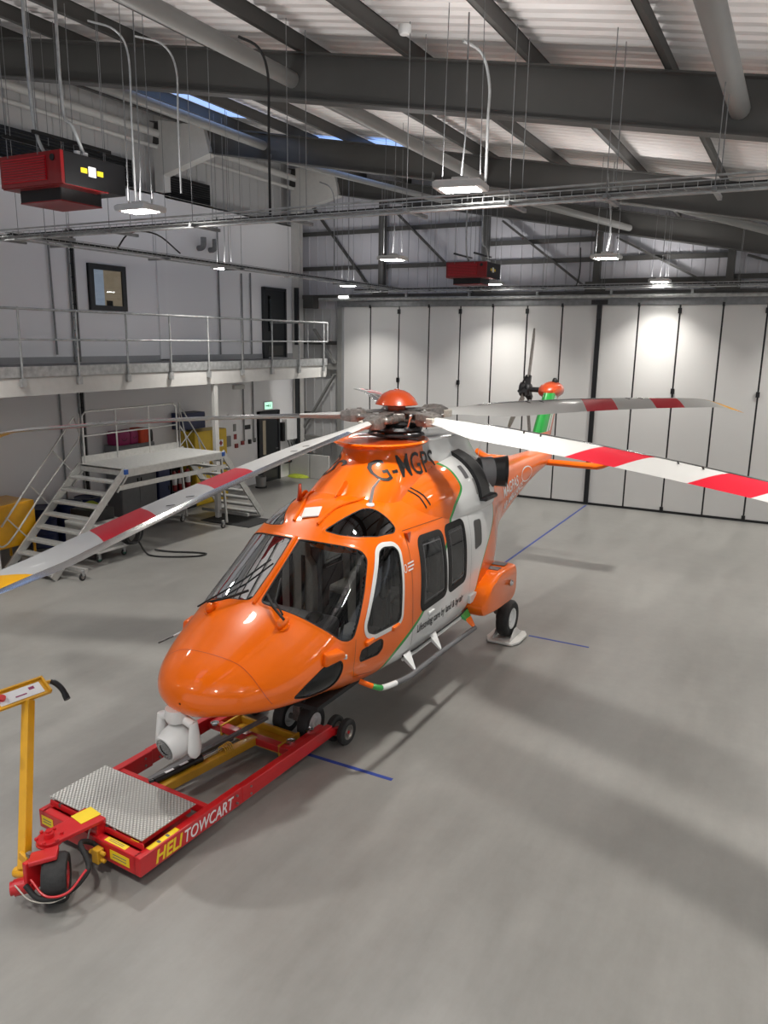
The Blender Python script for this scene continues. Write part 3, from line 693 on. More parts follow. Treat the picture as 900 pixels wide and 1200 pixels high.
# ---------------- undercarriage
def wheel_mesh(r,w,n=32):
    t=MB(); t.lathe([(r*.55,-w*.42),(r*.72,-w*.5),(r*.9,-w*.47),(r*.985,-w*.33),(r,-w*.12),(r,w*.12),(r*.985,w*.33),(r*.9,w*.47),(r*.72,w*.5),(r*.55,w*.42)],(0,0,0),(1,0,0),n)
    m=MB(); m.lathe([(0,w*.25),(r*.12,w*.33),(r*.2,w*.33),(r*.24,w*.2),(r*.42,w*.22),(r*.50,w*.42),(r*.57,w*.44),(r*.57,-w*.44),(r*.50,-w*.42),(r*.42,-w*.22),(0,-w*.25)],(0,0,0),(1,0,0),n)
    for k in range(8):
        a=2*PI*k/8; m.cyl((w*.2,r*.33*math.cos(a),r*.33*math.sin(a)),(w*.3,r*.33*math.cos(a),r*.33*math.sin(a)),r*.035,n=6)
    return t,m
def wheel(name,r,w,loc,parent,rimmat=white,rim='wheel_rim'):
    t,m=wheel_mesh(r,w); o=t.build(name,tyre,parent,smooth=True); o.location=loc; m.build(rim,rimmat,o,smooth=True); return o
for sx in (1,-1):
    prof=[(.40,.99),(.50,.84),(1.0,.78),(1.70,.76),(1.86,.86),(1.86,1.20),(1.78,1.31),(1.15,1.33),(.75,1.22)]
    mb=MB(); rows=[]
    for x,k in ((.60,.9),(.80,1.0),(1.09,1.0),(1.15,.975),(1.175,.90)):
        rp=round_poly([(1.15+(a-1.15)*k,1.07+(b-1.07)*k) for a,b in prof],.08,4); rows.append([(sx*x,a,b) for a,b in rp])
    mb.loft(rows); pod=mb.build('undercarriage_sponson',orange,heli,smooth=True)
    mb=MB()
    for y in (1.28,1.55): mb.box((sx*.98,y,1.333-.012*0),(.20,.16,.012),Matrix.Rotation(0,3,'X'))
    mb.build('sponson_grille',greyplastic,pod,bevel=.004)
    mb=MB(); mb.lathe([(0,0),(.045,0),(.05,.02),(.03,.05),(0,.055)],(sx*1.175,1.5,1.08),(sx,0,0),n=16); mb.build('sponson_light',chrome,pod,smooth=True)
    mb=MB(); mb.bar((sx*.80,1.75,.95),(sx*.84,1.97,.40),.09,.10); mb.cyl((sx*.82,1.97,.345),(sx*1.02,1.97,.345),.05); mb.cyl((sx*.88,1.7,.95),(sx*.86,1.9,.5),.035,n=10); mb.build('main_gear_leg',hubmetal,heli,bevel=.01)
    w=wheel('main_wheel',.29,.20,(sx*1.0,1.97,.345),heli)
    # step bar
    v=1.24 if sx>0 else 1.24
    S=[(sx*.90,-2.44,1.00),(sx*1.03,-2.38,.95),(sx*1.10,-2.25,.90),(sx*1.12,-1.75,.815),(sx*1.12,-1.5,.80),(sx*1.12,-.75,.79),(sx*1.12,.05,.76),(sx*1.12,.30,.75)]
    sp=smooth_path(S,6); mb=MB(); mb.tube(sp[15:],.032,10); st=mb.build('step_bar',greyplastic,heli,smooth=True)
    mb=MB(); mb.tube(sp[11:16],.033,10); mb.build('step_bar_sleeve',white,st,smooth=True)
    mb=MB(); mb.tube(sp[6:12],.032,10); mb.build('step_bar_sleeve',green,st,smooth=True)
    mb=MB(); mb.tube(sp[:7],.030,10); mb.build('step_bar_root',orange,st,smooth=True)
    for y in (-1.50,-.78):
        mb=MB(); mb.loft([[(sx*.95,y-.02,.98),(sx*.97,y-.02,.90),(sx*.97,y+.16,.90),(sx*.95,y+.16,.98)],[(sx*1.11,y-.02,.83),(sx*1.11,y-.02,.80),(sx*1.11,y+.01,.80),(sx*1.11,y+.01,.83)]]); mb.build('step_strut',white,st,bevel=.004)
    mb=MB(); mb.loft([[(sx*.95,.16,.96),(sx*.97,.16,.90),(sx*.97,.42,.90),(sx*.95,.42,.96)],[(sx*1.03,.19,.89),(sx*1.04,.19,.86),(sx*1.04,.36,.86),(sx*1.03,.36,.89)]]); mb.build('step_strut',green,st)
    mb=MB(); mb.loft([[(sx*1.03,.19,.89),(sx*1.04,.19,.86),(sx*1.04,.36,.86),(sx*1.03,.36,.89)],[(sx*1.12,.25,.78),(sx*1.125,.25,.75),(sx*1.125,.31,.75),(sx*1.12,.31,.78)]]); mb.build('step_strut_tip',orange,st)
mb=MB(); mb.cyl((0,-2.30,.95),(0,-2.30,.36),.055); mb.cyl((0,-2.30,.7),(0,-2.30,.40),.04); mb.cyl((-.16,-2.30,.27),(.16,-2.30,.27),.035); mb.bar((0,-2.3,.45),(0,-2.3,.25),.1,.1,(0,1,0)); mb.bar((0,-2.2,.55),(0,-1.85,.95),.05,.05); mb.box((0,-2.40,.55),(.14,.06,.12)); mb.build('nose_gear_leg',hubmetal,heli,bevel=.006)
for x in (-.17,.17): wheel('nose_wheel',.215,.14,(x,-2.30,.265),heli)

# ---------------- fittings
def top(u,v,off=0,bvh=HBVH):
    h,n,i,d=bvh.ray_cast(Vector((v,-u,6)),Vector((0,0,-1))); return h+n*off*(1 if n.z>0 else -1)
for sx in (1,-1):
    p=top(3.22,sx*.46); mb=MB(); mb.ball((p.x,p.y+.02,p.z+.03),(.045,.10,.065),16,10); mb.lathe([(.0,-.03),(.075,-.03),(.07,.01),(0,.012)],tuple(p),(0,-.5,.86),n=20); mb.build('wiper_housing',orange,heli,smooth=True)
    a=top(3.20,sx*.47,.09); b=top(3.10,sx*.28,.06); c=top(2.98,sx*.12,.05); d=top(2.80,sx*.13,.05); e=top(2.42,sx*.14,.04)
    mb=MB(); mb.tube([a,b,c],.014,8)
    arm=mb.build('wiper_arm',rubber,heli,smooth=True)
    mb=MB(); mb.tube([top(3.12,sx*.40,.03),top(3.02,sx*.24,.03),top(2.78,sx*.14,.03)] if sx>0 else [top(3.10,sx*.72,.035),top(3.02,sx*.5,.03),top(2.86,sx*.30,.03),top(2.60,sx*.12,.03)],.010,6); mb.build('wiper_blade',black,arm,smooth=True)
    mb=MB(); mb.tube([top(2.36,0,.02),top(2.9,0,.02),top(3.1,0,.012)],.012,6)
    # pitot mast boxes
    q=Vector((sx*.925,-2.98,1.50)); mb=MB(); mb.loft([[(q.x-sx*.05,q.y-.16,q.z-.08),(q.x+sx*.02,q.y-.18,q.z-.07),(q.x+sx*.02,q.y-.16,q.z+.05),(q.x-sx*.05,q.y-.14,q.z+.07)],[(q.x-sx*.03,q.y+.11,q.z-.05),(q.x+sx*.10,q.y+.08,q.z-.04),(q.x+sx*.10,q.y+.06,q.z+.04),(q.x-sx*.03,q.y+.08,q.z+.06)]]); pb=mb.build('air_data_fairing',orange,heli,bevel=.025)
    mb=MB(); mb.box((q.x+sx*.07,q.y+.085,q.z-.03),(.05,.03,.05)); mb.build('fairing_cap',white,pb,bevel=.008)
q=Vector((-.93,-3.08,1.40)); mb=MB(); mb.tube([q+Vector((.05,.1,0)),q+Vector((-.06,0,0)),q+Vector((-.12,-.1,-.03))],[.03,.02,.012],8); pt=mb.build('pitot_probe',white,heli,smooth=True)
mb=MB(); mb.cyl(q+Vector((-.12,-.1,-.03)),q+Vector((-.19,-.26,-.07)),.009,n=8); mb.build('probe_tip',black,pt,smooth=True)
# centre post strip
mb=MB(); mb.tube([top(2.30,0,.004),top(2.6,0,.006),top(2.9,0,.006),top(3.08,0,.003)],.02,8); mb.build('screen_post_cover',orange,heli,smooth=True)
p=top(1.98,-.02); mb=MB(); mb.box((p.x,p.y,p.z+.006),(.21,.19,.018),Matrix.Rotation(-.03,3,'Z')@Matrix.Rotation(.42,3,'X')@Matrix.Rotation(.35,3,'Z')); mb.build('antenna_pad',white,heli,bevel=.008)
p=top(1.30,.42); mb=MB()
p=top(1.52,.48); mb.lathe([(0,-.01),(.055,-.005),(.05,.012),(.03,.025),(0,.03)],tuple(p),(0,-.25,.97),n=20); mb.tube([(p.x,p.y,p.z),(p.x+.03,p.y+.02,p.z+.20),(p.x+.10,p.y+.04,p.z+.30)],[.022,.018,.012],10); mb.build('bent_whip_antenna',white,heli,smooth=True)
p=top(1.75,-.35); mb=MB(); mb.prism([(-.04,0),(.05,0),(.035,.20),(-.005,.20)],'x',-.008,.008); o=mb.build('blade_antenna',dorange,heli,bevel=.003); o.location=p
for (u,v,w,h) in ((1.42,.08,.22,.14),(1.55,-.40,.16,.06)):
    p=top(u,v); mb=MB(); mb.prism([(-w,-.01),(w*.6,-.01),(w*.1,h),(-w*.15,h)],'x',-.012,.012); o=mb.build('roof_fin',orange,heli,bevel=.004); o.location=p
for sx in (1,-1):
    mb=MB(); pts=[top(2.12,sx*.16,.012),top(1.85,sx*.22,.014),top(1.6,sx*.33,.014),top(1.42,sx*.36,.004)]; mb.tube(smooth_path(pts,5),.018,8); mb.build('roof_strake',orange,heli,smooth=True)
mb=MB(); mb.tube([(0,2.9,2.6),(.02,3.0,3.0)],.006,6); mb.build('wire_antenna',white,heli,smooth=True)
# camera turret below the nose
G=Vector((-.12,-4.12,.86))
mb=MB(); mb.lathe([(0,.30),(.11,.30),(.12,.22),(.10,.17),(0,.16)],tuple(G),(0,0,1),n=24); mb.tube([G+Vector((-.20,0,.17)),G+Vector((-.10,0,.20)),G+Vector((.10,0,.20)),G+Vector((.20,0,.17))],.045,14); tur=mb.build('camera_turret_yoke',gimbalwhite,heli,smooth=True)
for sx in (-1,1):
    mb=MB(); rows=[]
    for z,w,t in ((.20,.045,.03),(.12,.055,.04),(.0,.075,.045),(-.08,.085,.045),(-.14,.06,.04),(-.165,.02,.02)):
        rows.append([(G.x+sx*.205+t*math.cos(2*PI*k/16),G.y+w*math.sin(2*PI*k/16),G.z+z) for k in range(16)])
    mb.loft(rows); mb.build('yoke_arm',gimbalwhite,tur,smooth=True)
ax=Vector((-.14,-.93,-.24)).normalized()
mb=MB(); mb.lathe([(0,-.175),(.09,-.155),(.15,-.09),(.17,0),(.16,.08),(.135,.14),(.125,.165),(0,.165)],tuple(G+Vector((0,0,-.03))),tuple(ax),n=32); ball=mb.build('camera_ball',gimbalwhite,heli,smooth=True)
mb=MB(); mb.lathe([(.0,.166),(.108,.166),(.110,.172),(.06,.172),(.058,.160),(0,.158)],tuple(G+Vector((0,0,-.03))),tuple(ax),n=28); le=mb.build('camera_lens',lens,ball,smooth=True)

# ================================================================ TOW CART
CT=Vector((-5.10,4.15,0)); cart=empty('helicopter_tow_cart',CT,math.radians(-3.2),label='red battery tow cart with yellow tiller under the nose of the helicopter',cat='tow cart')
CI=(Matrix.Translation(CT)@Matrix.Rotation(math.radians(-3.2),4,'Z')).inverted()
def cl(x,y,z): return CI@Vector((x,y,z))
mb=MB()
for s in (-1,1):
    mb.bb(s*.59,s*.67,0,1.30,.13,.31); mb.loft([[(s*.60,1.28,.14),(s*.68,1.28,.14),(s*.68,1.28,.31),(s*.60,1.28,.31)],[(s*.61,2.80,.15),(s*.69,2.80,.15),(s*.69,2.80,.29),(s*.61,2.80,.29)]])
mb.bb(-.62,.62,0,.08,.13,.31); mb.bb(-.62,.62,.86,.92,.20,.29); mb.bb(-.60,.60,.08,.80,.13,.17); mb.bb(-.62,.62,2.16,2.26,.17,.25)
mb.bb(-.64,.60,.10,.12,.30,.36)
frame=mb.build('cart_frame',red,cart,bevel=.008)
mb=MB(); mb.bb(-.62,.55,.13,.72,.31,.375); mb.build('battery_box',red,cart,bevel=.006)
mb=MB(); mb.bb(-.655,.58,.11,.75,.378,.388)
plate_mat=pm('tread_plate',(.50,.50,.48),.42,.7,noise=.06)
_t=plate_mat.node_tree; _b=_t.nodes['Principled BSDF']; tc=_t.nodes.new('ShaderNodeTexCoord'); mp=_t.nodes.new('ShaderNodeMapping'); mp.inputs['Rotation'].default_value=(0,0,.785); mp.inputs['Scale'].default_value=(1,1,.0)
ck=_t.nodes.new('ShaderNodeTexVoronoi'); ck.inputs['Scale'].default_value=34; ck.inputs['Randomness'].default_value=.0; bp=_t.nodes.new('ShaderNodeBump'); bp.inputs['Strength'].default_value=1; bp.inputs['Distance'].default_value=.012; bp.invert=True
rp=_t.nodes.new('ShaderNodeMapRange'); rp.inputs['From Min'].default_value=.0; rp.inputs['From Max'].default_value=.5; rp.inputs['To Min'].default_value=1.35; rp.inputs['To Max'].default_value=.7
_t.links.new(tc.outputs['Object'],mp.inputs['Vector']); _t.links.new(mp.outputs['Vector'],ck.inputs['Vector']); _t.links.new(ck.outputs['Distance'],bp.inputs['Height']); _t.links.new(bp.outputs['Normal'],_b.inputs['Normal'])
_t.links.new(ck.outputs['Distance'],rp.inputs['Value']); mm=_t.nodes.new('ShaderNodeVectorMath'); mm.operation='SCALE'; mm.inputs[0].default_value=(.66,.66,.63); _t.links.new(rp.outputs['Result'],mm.inputs['Scale']); _t.links.new(mm.outputs['Vector'],_b.inputs['Base Color'])
mb.build('tread_plate',plate_mat,cart,bevel=.002)
def sticker(x,y,z,w,h,nrm,lines=2,mat=stickeryel):
    """label on a face; nrm: 'z','y','x'"""
    mb=MB(); t=.003
    d={'z':(w,h,t),'y':(w,t,h),'x':(t,w,h)}[nrm]; mb.box((x,y,z),d); o=mb.build('warning_sticker',mat,cart)
    mb=MB()
    for k in range(lines):
        f=(k+.5)/lines-.5
        if nrm=='z': mb.box((x,y+f*h*.6,z+.002),(w*.7,h*.08,t))
        elif nrm=='y': mb.box((x,y-.002,z+f*h*.6),(w*.7,t,h*.08))
        else: mb.box((x+.002,y,z+f*h*.6),(t,w*.7,h*.08))
    mb.build('sticker_print',greyplastic,o); return o
sticker(.42,-.002,.22,.24,.09,'y'); sticker(-.55,-.002,.22,.16,.09,'y'); sticker(.34,.045,.312,.26,.055,'z'); sticker(.63,.30,.312,.055,.34,'z'); sticker(.50,.105,.345,.10,.04,'y')
def flat_text(s,size,M,name,mat,parent,shear=0,offset=0,sx=1,ext=.0015,space=1):
    me=text_mesh(s,size,shear,extrude=ext,offset=offset,space=space); me.transform(Matrix.Diagonal((sx,1,1,1))); me.materials.clear(); me.materials.append(mat); me.name=name
    o=bpy.data.objects.new(name,me); COL.objects.link(o); o.parent=parent; o.matrix_local=M; return o
RX=Matrix(((0,0,1,0),(1,0,0,0),(0,1,0,0),(0,0,0,1)))    # text facing +x, reading along +y
def fit_text(s,size,y0,y1,mat,off):
    o=flat_text(s,size,Matrix.Translation((.672,y0,.158))@RX,'cart_lettering',mat,cart,.25,off); xs=[v.co.x for v in o.data.vertices]; k=(y1-y0)/(max(xs)-min(xs)); m0=min(xs)
    for v in o.data.vertices: v.co.x=(v.co.x-m0)*k
fit_text('HELI',.17,.17,.49,stickeryel,.004); fit_text('TOWCART',.17,.515,1.16,inkwhite,.001)
for s in (-1,1):
    for y in (1.20,1.40):
        for z in (.18,.26): MB().cyl((s*.58,y,z),(s*.692,y,z),.012,n=8).build('bolt',hubmetal,frame)
# lifting arms and actuator
p0,p1=cl(-5.17,4.92,.2),cl(-4.90,6.45,.2)
mb=MB(); mb.bar((p0.x,.9,.2),(p1.x-.02,2.2,.21),.10,.09); mb.bb(-.42,.44,2.20,2.50,.13,.165); mb.bb(-.42,.44,2.48,2.52,.13,.24)
for x in (-.42,.42): mb.bb(x-.015,x+.015,2.16,2.52,.13,.26)
for x in (-.32,-.02,.02,.33): mb.prism([(x-.1,.165),(x+.1,.165),(x+.1,.25)],'y',2.18,2.22)
mb.build('lifting_cradle',ochre,cart,bevel=.006)
mb=MB(); mb.cyl((-.16,.92,.28),(-.09,1.45,.28),.036,n=16); mb.cyl((-.185,.72+.16,.28),(-.16,.92,.28),.03); mb.cyl((-.10,1.40,.28),(-.085,1.5,.28),.045,n=16); act=mb.build('actuator',black,cart,smooth=True)
mb=MB(); mb.cyl((-.085,1.5,.28),(-.04,1.80,.28),.016,n=12); mb.ball((-.035,1.82,.28),.03); mb.build('actuator_rod',chrome,act,smooth=True)
mb=MB(); mb.box((-.13,1.1,.318),(.03,.10,.004),math.radians(-8)); mb.box((-.11,1.28,.318),(.03,.10,.004),math.radians(-8)); mb.build('actuator_label',inkwhite,act)
mb=MB()
for k in range(5): mb.tube(arc((.01,1.72+k*.028,.28),.055,0,360,14,'xz'),.006,6)
mb.build('return_spring',ochre,cart,smooth=True)
mb=MB(); mb.bar((-.32,.95,.20),(-.02,2.5,.32),.05,.03); mb.bar((-.36,1.0,.17),(-.2,2.1,.2),.05,.05); mb.build('winch_strap',greyplastic,cart)
for (x,y) in ((.48,2.3),(-.50,2.15),(.50,2.62),(-.5,2.7)):
    mb=MB(); mb.lathe([(0,0),(.05,0),(.05,.02),(.035,.022),(.03,.012),(0,.012)],(x,y,.26),n=18); mb.build('tie_down_ring',chrome,cart,smooth=True)
for s in (-1,1):
    mb=MB(); mb.bb(s*.50,s*.60,2.16,2.8,.17,.26); mb.build('rear_bracket',red,cart,bevel=.01)
    for x in (s*.60,s*.76): wheel('cart_wheel',.155,.085,(x,2.98,.155),cart,hubmetal,'wheel_hub')
    mb=MB(); mb.cyl((s*.5,2.98,.155),(s*.80,2.98,.155),.02,n=10); mb.bar((s*.66,2.7,.22),(s*.68,2.98,.16),.05,.08); mb.build('axle_bracket',red,cart,bevel=.006)
mb=MB(); mb.ball((.50,1.25,.16),.04); mb.cyl((.5,1.25,.13),(.5,1.25,.19),.03); mb.build('brake_knob',black,cart,smooth=True)
# steering arm, fork and drive wheel
pv=cl(-5.16,3.82,.0); wc=cl(-4.98,3.72,.0)
mb=MB(); ap=[(pv.x+.17*math.cos(t),pv.y+.17*math.sin(t)) for t in [PI*.62+k*PI*1.0/10 for k in range(11)]]
av=Vector((.02,.10,0))-Vector((pv.x,pv.y,0)); an=math.atan2(av.y,av.x); ap=[(pv.x+.105*math.cos(t),pv.y+.105*math.sin(t)) for t in [an+PI/2+k*PI/10 for k in range(11)]]; nx,ny=-math.sin(an)*.105,math.cos(an)*.105
mb.prism(ap+[(.02-nx*1.2,.10-ny*1.2),(.02+nx*1.2,.10+ny*1.2)],'z',.42,.455); mb.bb(-.16,.12,.02,.12,.30,.44); mb.build('steering_arm',red,cart,bevel=.006)
mb=MB(); mb.box((-.03,.03,.458),(.19,.17,.004),an); mb.build('warning_sticker',stickeryel,cart)
mb=MB(); mb.cyl((pv.x,pv.y,.455),(pv.x,pv.y,.50),.04); mb.cyl((pv.x,pv.y,.50),(pv.x,pv.y,.52),.025)
for k in range(6): mb.cyl((pv.x+.10*math.cos(k*PI/3),pv.y+.10*math.sin(k*PI/3),.455),(pv.x+.10*math.cos(k*PI/3),pv.y+.10*math.sin(k*PI/3),.475),.016,n=8)
mb.build('pivot_cap',red,cart,bevel=.003)
fa=math.radians(46)      # drive wheel steering angle
FM=Matrix.Translation((wc.x,wc.y,0))@Matrix.Rotation(fa,4,'Z')
def FP(x,y,z): return FM@Vector((x,y,z))
fork=MB(); fork.cyl((pv.x,pv.y,.40),(pv.x,pv.y,.425),.11); fork.bar(FP(-.19,0,.395),FP(.03,0,.43),.15,.04)
fork.bar(FP(-.165,0,.41),FP(-.165,0,.13),.17,.05,(1,0,0)); fk=fork.build('wheel_fork',red,cart,bevel=.01)
dw=wheel('drive_wheel',.20,.20,FP(0,0,.20),cart,red,'wheel_hub'); dw.rotation_euler=(0,0,fa)
mb=MB(); mb.cyl(FP(-.18,0,.18),FP(-.32,-.01,.165),.068,n=20); mb.cyl(FP(-.32,-.01,.165),FP(-.35,-.012,.163),.056,n=20); mb.build('drive_motor',red,cart,smooth=True)
mb=MB(); mb.tube(smooth_path([FP(-.22,-.08,.22),FP(-.1,-.20,.17),FP(.1,-.22,.19),FP(.26,-.05,.27),FP(.18,.18,.36),(.10,-.02,.26),(.22,.0,.22)],8),.022,10); h=mb.build('hydraulic_hose',rubber,cart,smooth=True)
mb=MB(); mb.tube(smooth_path([FP(-.17,-.12,.30),FP(-.05,-.22,.20),FP(.12,-.235,.215),FP(.25,-.10,.30)],8),.010,8); mb.build('red_hose',red,cart,smooth=True)
mb=MB(); mb.tube(smooth_path([FP(-.3,-.08,.24),FP(-.18,-.18,.16),FP(-.02,-.24,.15),FP(.1,-.24,.18)],8),.006,6); mb.tube(smooth_path([(.02,.10,.35),(.03,.03,.37),(.05,-.02,.32),(.04,-.03,.24)],6),.007,6); mb.build('control_cable',beige,cart,smooth=True)
mb=MB(); mb.box((.20,-.05,.20),(.08,.07,.13)); mb.cyl((.24,-.05,.24),(.29,-.05,.24),.018); mb.cyl((.24,-.05,.17),(.29,-.05,.17),.018); mb.cyl((.14,-.05,.20),(.10,-.05,.20),.02); mb.build('valve_block',ochre,cart,bevel=.006)
mb=MB(); mb.tube(arc((.22,.118,.335),.03,0,360,14,'xz'),.006,6); mb.cyl((.05,.10,.345),(.05,.13,.345),.02); mb.cyl((-.5,.10,.345),(-.5,.13,.345),.02); mb.box((.12,.115,.34),(.05,.02,.05)); mb.build('charging_socket',hubmetal,cart,smooth=True)
# tiller
tb_=cl(-5.24,3.62,.25); tt=cl(-5.68,4.12,1.45)
mb=MB(); d=(tt-tb_).normalized(); mb.bar(tb_,tt,.085,.075,(1,.2,0)); til=mb.build('tiller_post',yellow,cart,bevel=.006)
mb=MB(); mb.bar(tb_+Vector((-.04,0,-.04)),tb_+Vector((.02,0,.14)),.10,.03,(0,1,0)); mb.cyl(tb_+Vector((-.09,-.02,-.05)),tb_+Vector((.05,.0,-.03)),.045,n=16); mb.build('tiller_bracket',yellow,til,bevel=.005)
mb=MB(); mb.box(tuple(tb_+Vector((.06,.02,.10))),(.05,.04,.13)); mb.build('latch',hubmetal,til,bevel=.005)
c0=cl(-5.78,4.30,1.5);c1=cl(-6.08,3.98,1.5)
pr=cl(-5.71,4.34,1.5); plf=cl(-5.80,3.80,1.5); ctr=(pr+plf)/2; L_=(pr-plf); ln=L_.length; ex_=L_.normalized(); ey_=Vector((-ex_.y,ex_.x,0)); nz=(Vector((0,0,1))-ey_*.55).normalized(); ey2=nz.cross(ex_)
PM=Matrix((( ex_.x,ey2.x,nz.x,ctr.x),(ex_.y,ey2.y,nz.y,ctr.y),(ex_.z,ey2.z,nz.z,ctr.z),(0,0,0,1)))
def PMp(x,y,z): return PM@Vector((x,y,z))
mb=MB()
mb.box((0,0,0),(ln,.19,.03)); mb.box((0,.085,.02),(ln,.02,.03)); mb.box((ln/2-.01,0,.02),(.02,.19,.03)); mb.box((-ln/2+.01,0,.02),(.02,.19,.03)); mb.v=[tuple(PM@Vector(p)) for p in mb.v]; pn=mb.build('control_panel',yellow,til,bevel=.004)
mb=MB(); mb.box((.02,-.01,.018),(ln*.72,.12,.006)); mb.v=[tuple(PM@Vector(p)) for p in mb.v]; mb.build('panel_label',inkwhite,pn)
mb=MB(); mb.cyl((-.14,.0,.02),(-.14,0,.05),.03); mb.v=[tuple(PM@Vector(p)) for p in mb.v]; mb.build('stop_button',red,pn,smooth=True)
mb=MB(); mb.cyl((-.18,-.03,.02),(-.18,-.03,.04),.01);mb.cyl((-.18,.03,.02),(-.18,.03,.04),.01);mb.box((.13,.01,.022),(.05,.03,.002)); mb.box((.02,-.03,.022),(.10,.012,.002)); mb.v=[tuple(PM@Vector(p)) for p in mb.v]; mb.build('panel_print',magenta,pn)
for s in (-1,1):
    mb=MB(); P0=PMp(s*(ln/2),.03,0);P1=PMp(s*(ln/2+.05),.02,0); mb.cyl(P0,P1,.018,n=12); mb.build('handlebar',yellow,pn,smooth=True)
    mb=MB(); pts=smooth_path([P1,PMp(s*(ln/2+.08),-.02,0.0),PMp(s*(ln/2+.10),-.10,-.01),PMp(s*(ln/2+.10),-.20,-.04)],5); mb.tube(pts,[.022]*3+[.026]*(len(pts)-6)+[.03]*3,12); mb.build('handle_grip',black,pn,smooth=True)

# ---- pad under the main wheel, floor tapes, mats
for sx,lab in ((1,'white wheel dolly pad under the left main wheel by the blue tape dash'),(-1,'white wheel dolly pad under the far main wheel of the helicopter')):
    M_=Matrix.Translation(HUB)@Matrix.Rotation(HROT,4,'Z'); c=M_@Vector((sx*1.0,1.97,0))
    pad=empty('wheel_pad',(c.x,c.y,0),HROT,label=lab,cat='wheel dolly',group='wheel dolly pads under the helicopter')
    oct_=[(.20,-.32),(.27,-.15),(.27,.2),(.20,.33),(-.20,.33),(-.27,.2),(-.27,-.15),(-.20,-.32)]
    mb=MB().prism(oct_,'z',.012,.05); mb.build('pad_plate',creamsteel,pad,bevel=.008)
    mb=MB()
    for s in (-1,1): mb.prism([(-.28,.05),(.28,.05),(.05,.20),(-.05,.20)],'x',s*.135,s*.15)
    mb.v=[(x,y,z) for x,y,z in mb.v]; mb.build('pad_cheek',creamsteel,pad,bevel=.004)
    mb=MB()
    for x in (-.2,.2):
        for y in (-.24,.24): mb.cyl((x-.02,y,.02),(x+.02,y,.02),.02,n=12)
    mb.build('pad_roller',rubber,pad,smooth=True)
def tape(p,q,w,lab):
    mb=MB(); mb.bar((*p,.0015),(*q,.0015),w,.002); tag(mb.build('floor_tape',tapeblue),lab,'floor tape',kind='thing')
tape((-5.10,13.9),(-5.04,22.1),.05,'long blue tape line running from behind the helicopter to the folding doors')
tape((-3.36,11.44),(-2.40,11.43),.045,'short blue tape dash beside the main wheel pad')
tape((-5.6,6.66),(-3.36,6.67),.05,'blue tape strip crossing under the tow cart rail')

# ================================================================ HALL
LX,BY,RXW,FY=-15.08,22.35,9.0,-6.0
def S(o,lab=None): o['kind']='structure'; return o
# floor
m,t,b=newmat('floor_resin')
tc=t.nodes.new('ShaderNodeTexCoord'); n1=t.nodes.new('ShaderNodeTexNoise'); n1.inputs['Scale'].default_value=.35; n1.inputs['Detail'].default_value=6; n2=t.nodes.new('ShaderNodeTexNoise'); n2.inputs['Scale'].default_value=5; n2.inputs['Detail'].default_value=8; n2.inputs['Roughness'].default_value=.7
mp=t.nodes.new('ShaderNodeMapping'); mp.inputs['Scale'].default_value=(1.6,.35,1); mp.inputs['Rotation'].default_value=(0,0,.2); n3=t.nodes.new('ShaderNodeTexNoise'); n3.inputs['Scale'].default_value=1.6; n3.inputs['Detail'].default_value=7; n3.inputs['Roughness'].default_value=.65
t.links.new(tc.outputs['Object'],n1.inputs['Vector']);t.links.new(tc.outputs['Object'],n2.inputs['Vector']);t.links.new(tc.outputs['Object'],mp.inputs['Vector']);t.links.new(mp.outputs['Vector'],n3.inputs['Vector'])
def mr(src,a,b_,f0=.3,f1=.7):
    r=t.nodes.new('ShaderNodeMapRange'); r.inputs['From Min'].default_value=f0; r.inputs['From Max'].default_value=f1; r.inputs['To Min'].default_value=a; r.inputs['To Max'].default_value=b_; t.links.new(src,r.inputs['Value']); return r.outputs['Result']
def mul(a,c):
    k=t.nodes.new('ShaderNodeMath'); k.operation='MULTIPLY'; t.links.new(a,k.inputs[0]); t.links.new(c,k.inputs[1]); return k.outputs[0]
f=mul(mul(mr(n1.outputs['Fac'],.92,1.08),mr(n2.outputs['Fac'],.96,1.04)),mr(n3.outputs['Fac'],.88,1.09))
vm=t.nodes.new('ShaderNodeVectorMath'); vm.operation='SCALE'; vm.inputs[0].default_value=(.245,.24,.225); t.links.new(f,vm.inputs['Scale']); t.links.new(vm.outputs['Vector'],b.inputs['Base Color'])
t.links.new(mr(n3.outputs['Fac'],.29,.42),b.inputs['Roughness'])
n4=t.nodes.new('ShaderNodeTexNoise'); n4.inputs['Scale'].default_value=3; n4.inputs['Detail'].default_value=4; t.links.new(tc.outputs['Object'],n4.inputs['Vector']); bp=t.nodes.new('ShaderNodeBump'); bp.inputs['Strength'].default_value=.12; bp.inputs['Distance'].default_value=.02; t.links.new(n4.outputs['Fac'],bp.inputs['Height']); t.links.new(bp.outputs['Normal'],b.inputs['Normal'])
S(MB().bb(LX-.3,RXW,FY,BY+.3,-.2,0).build('floor',m))
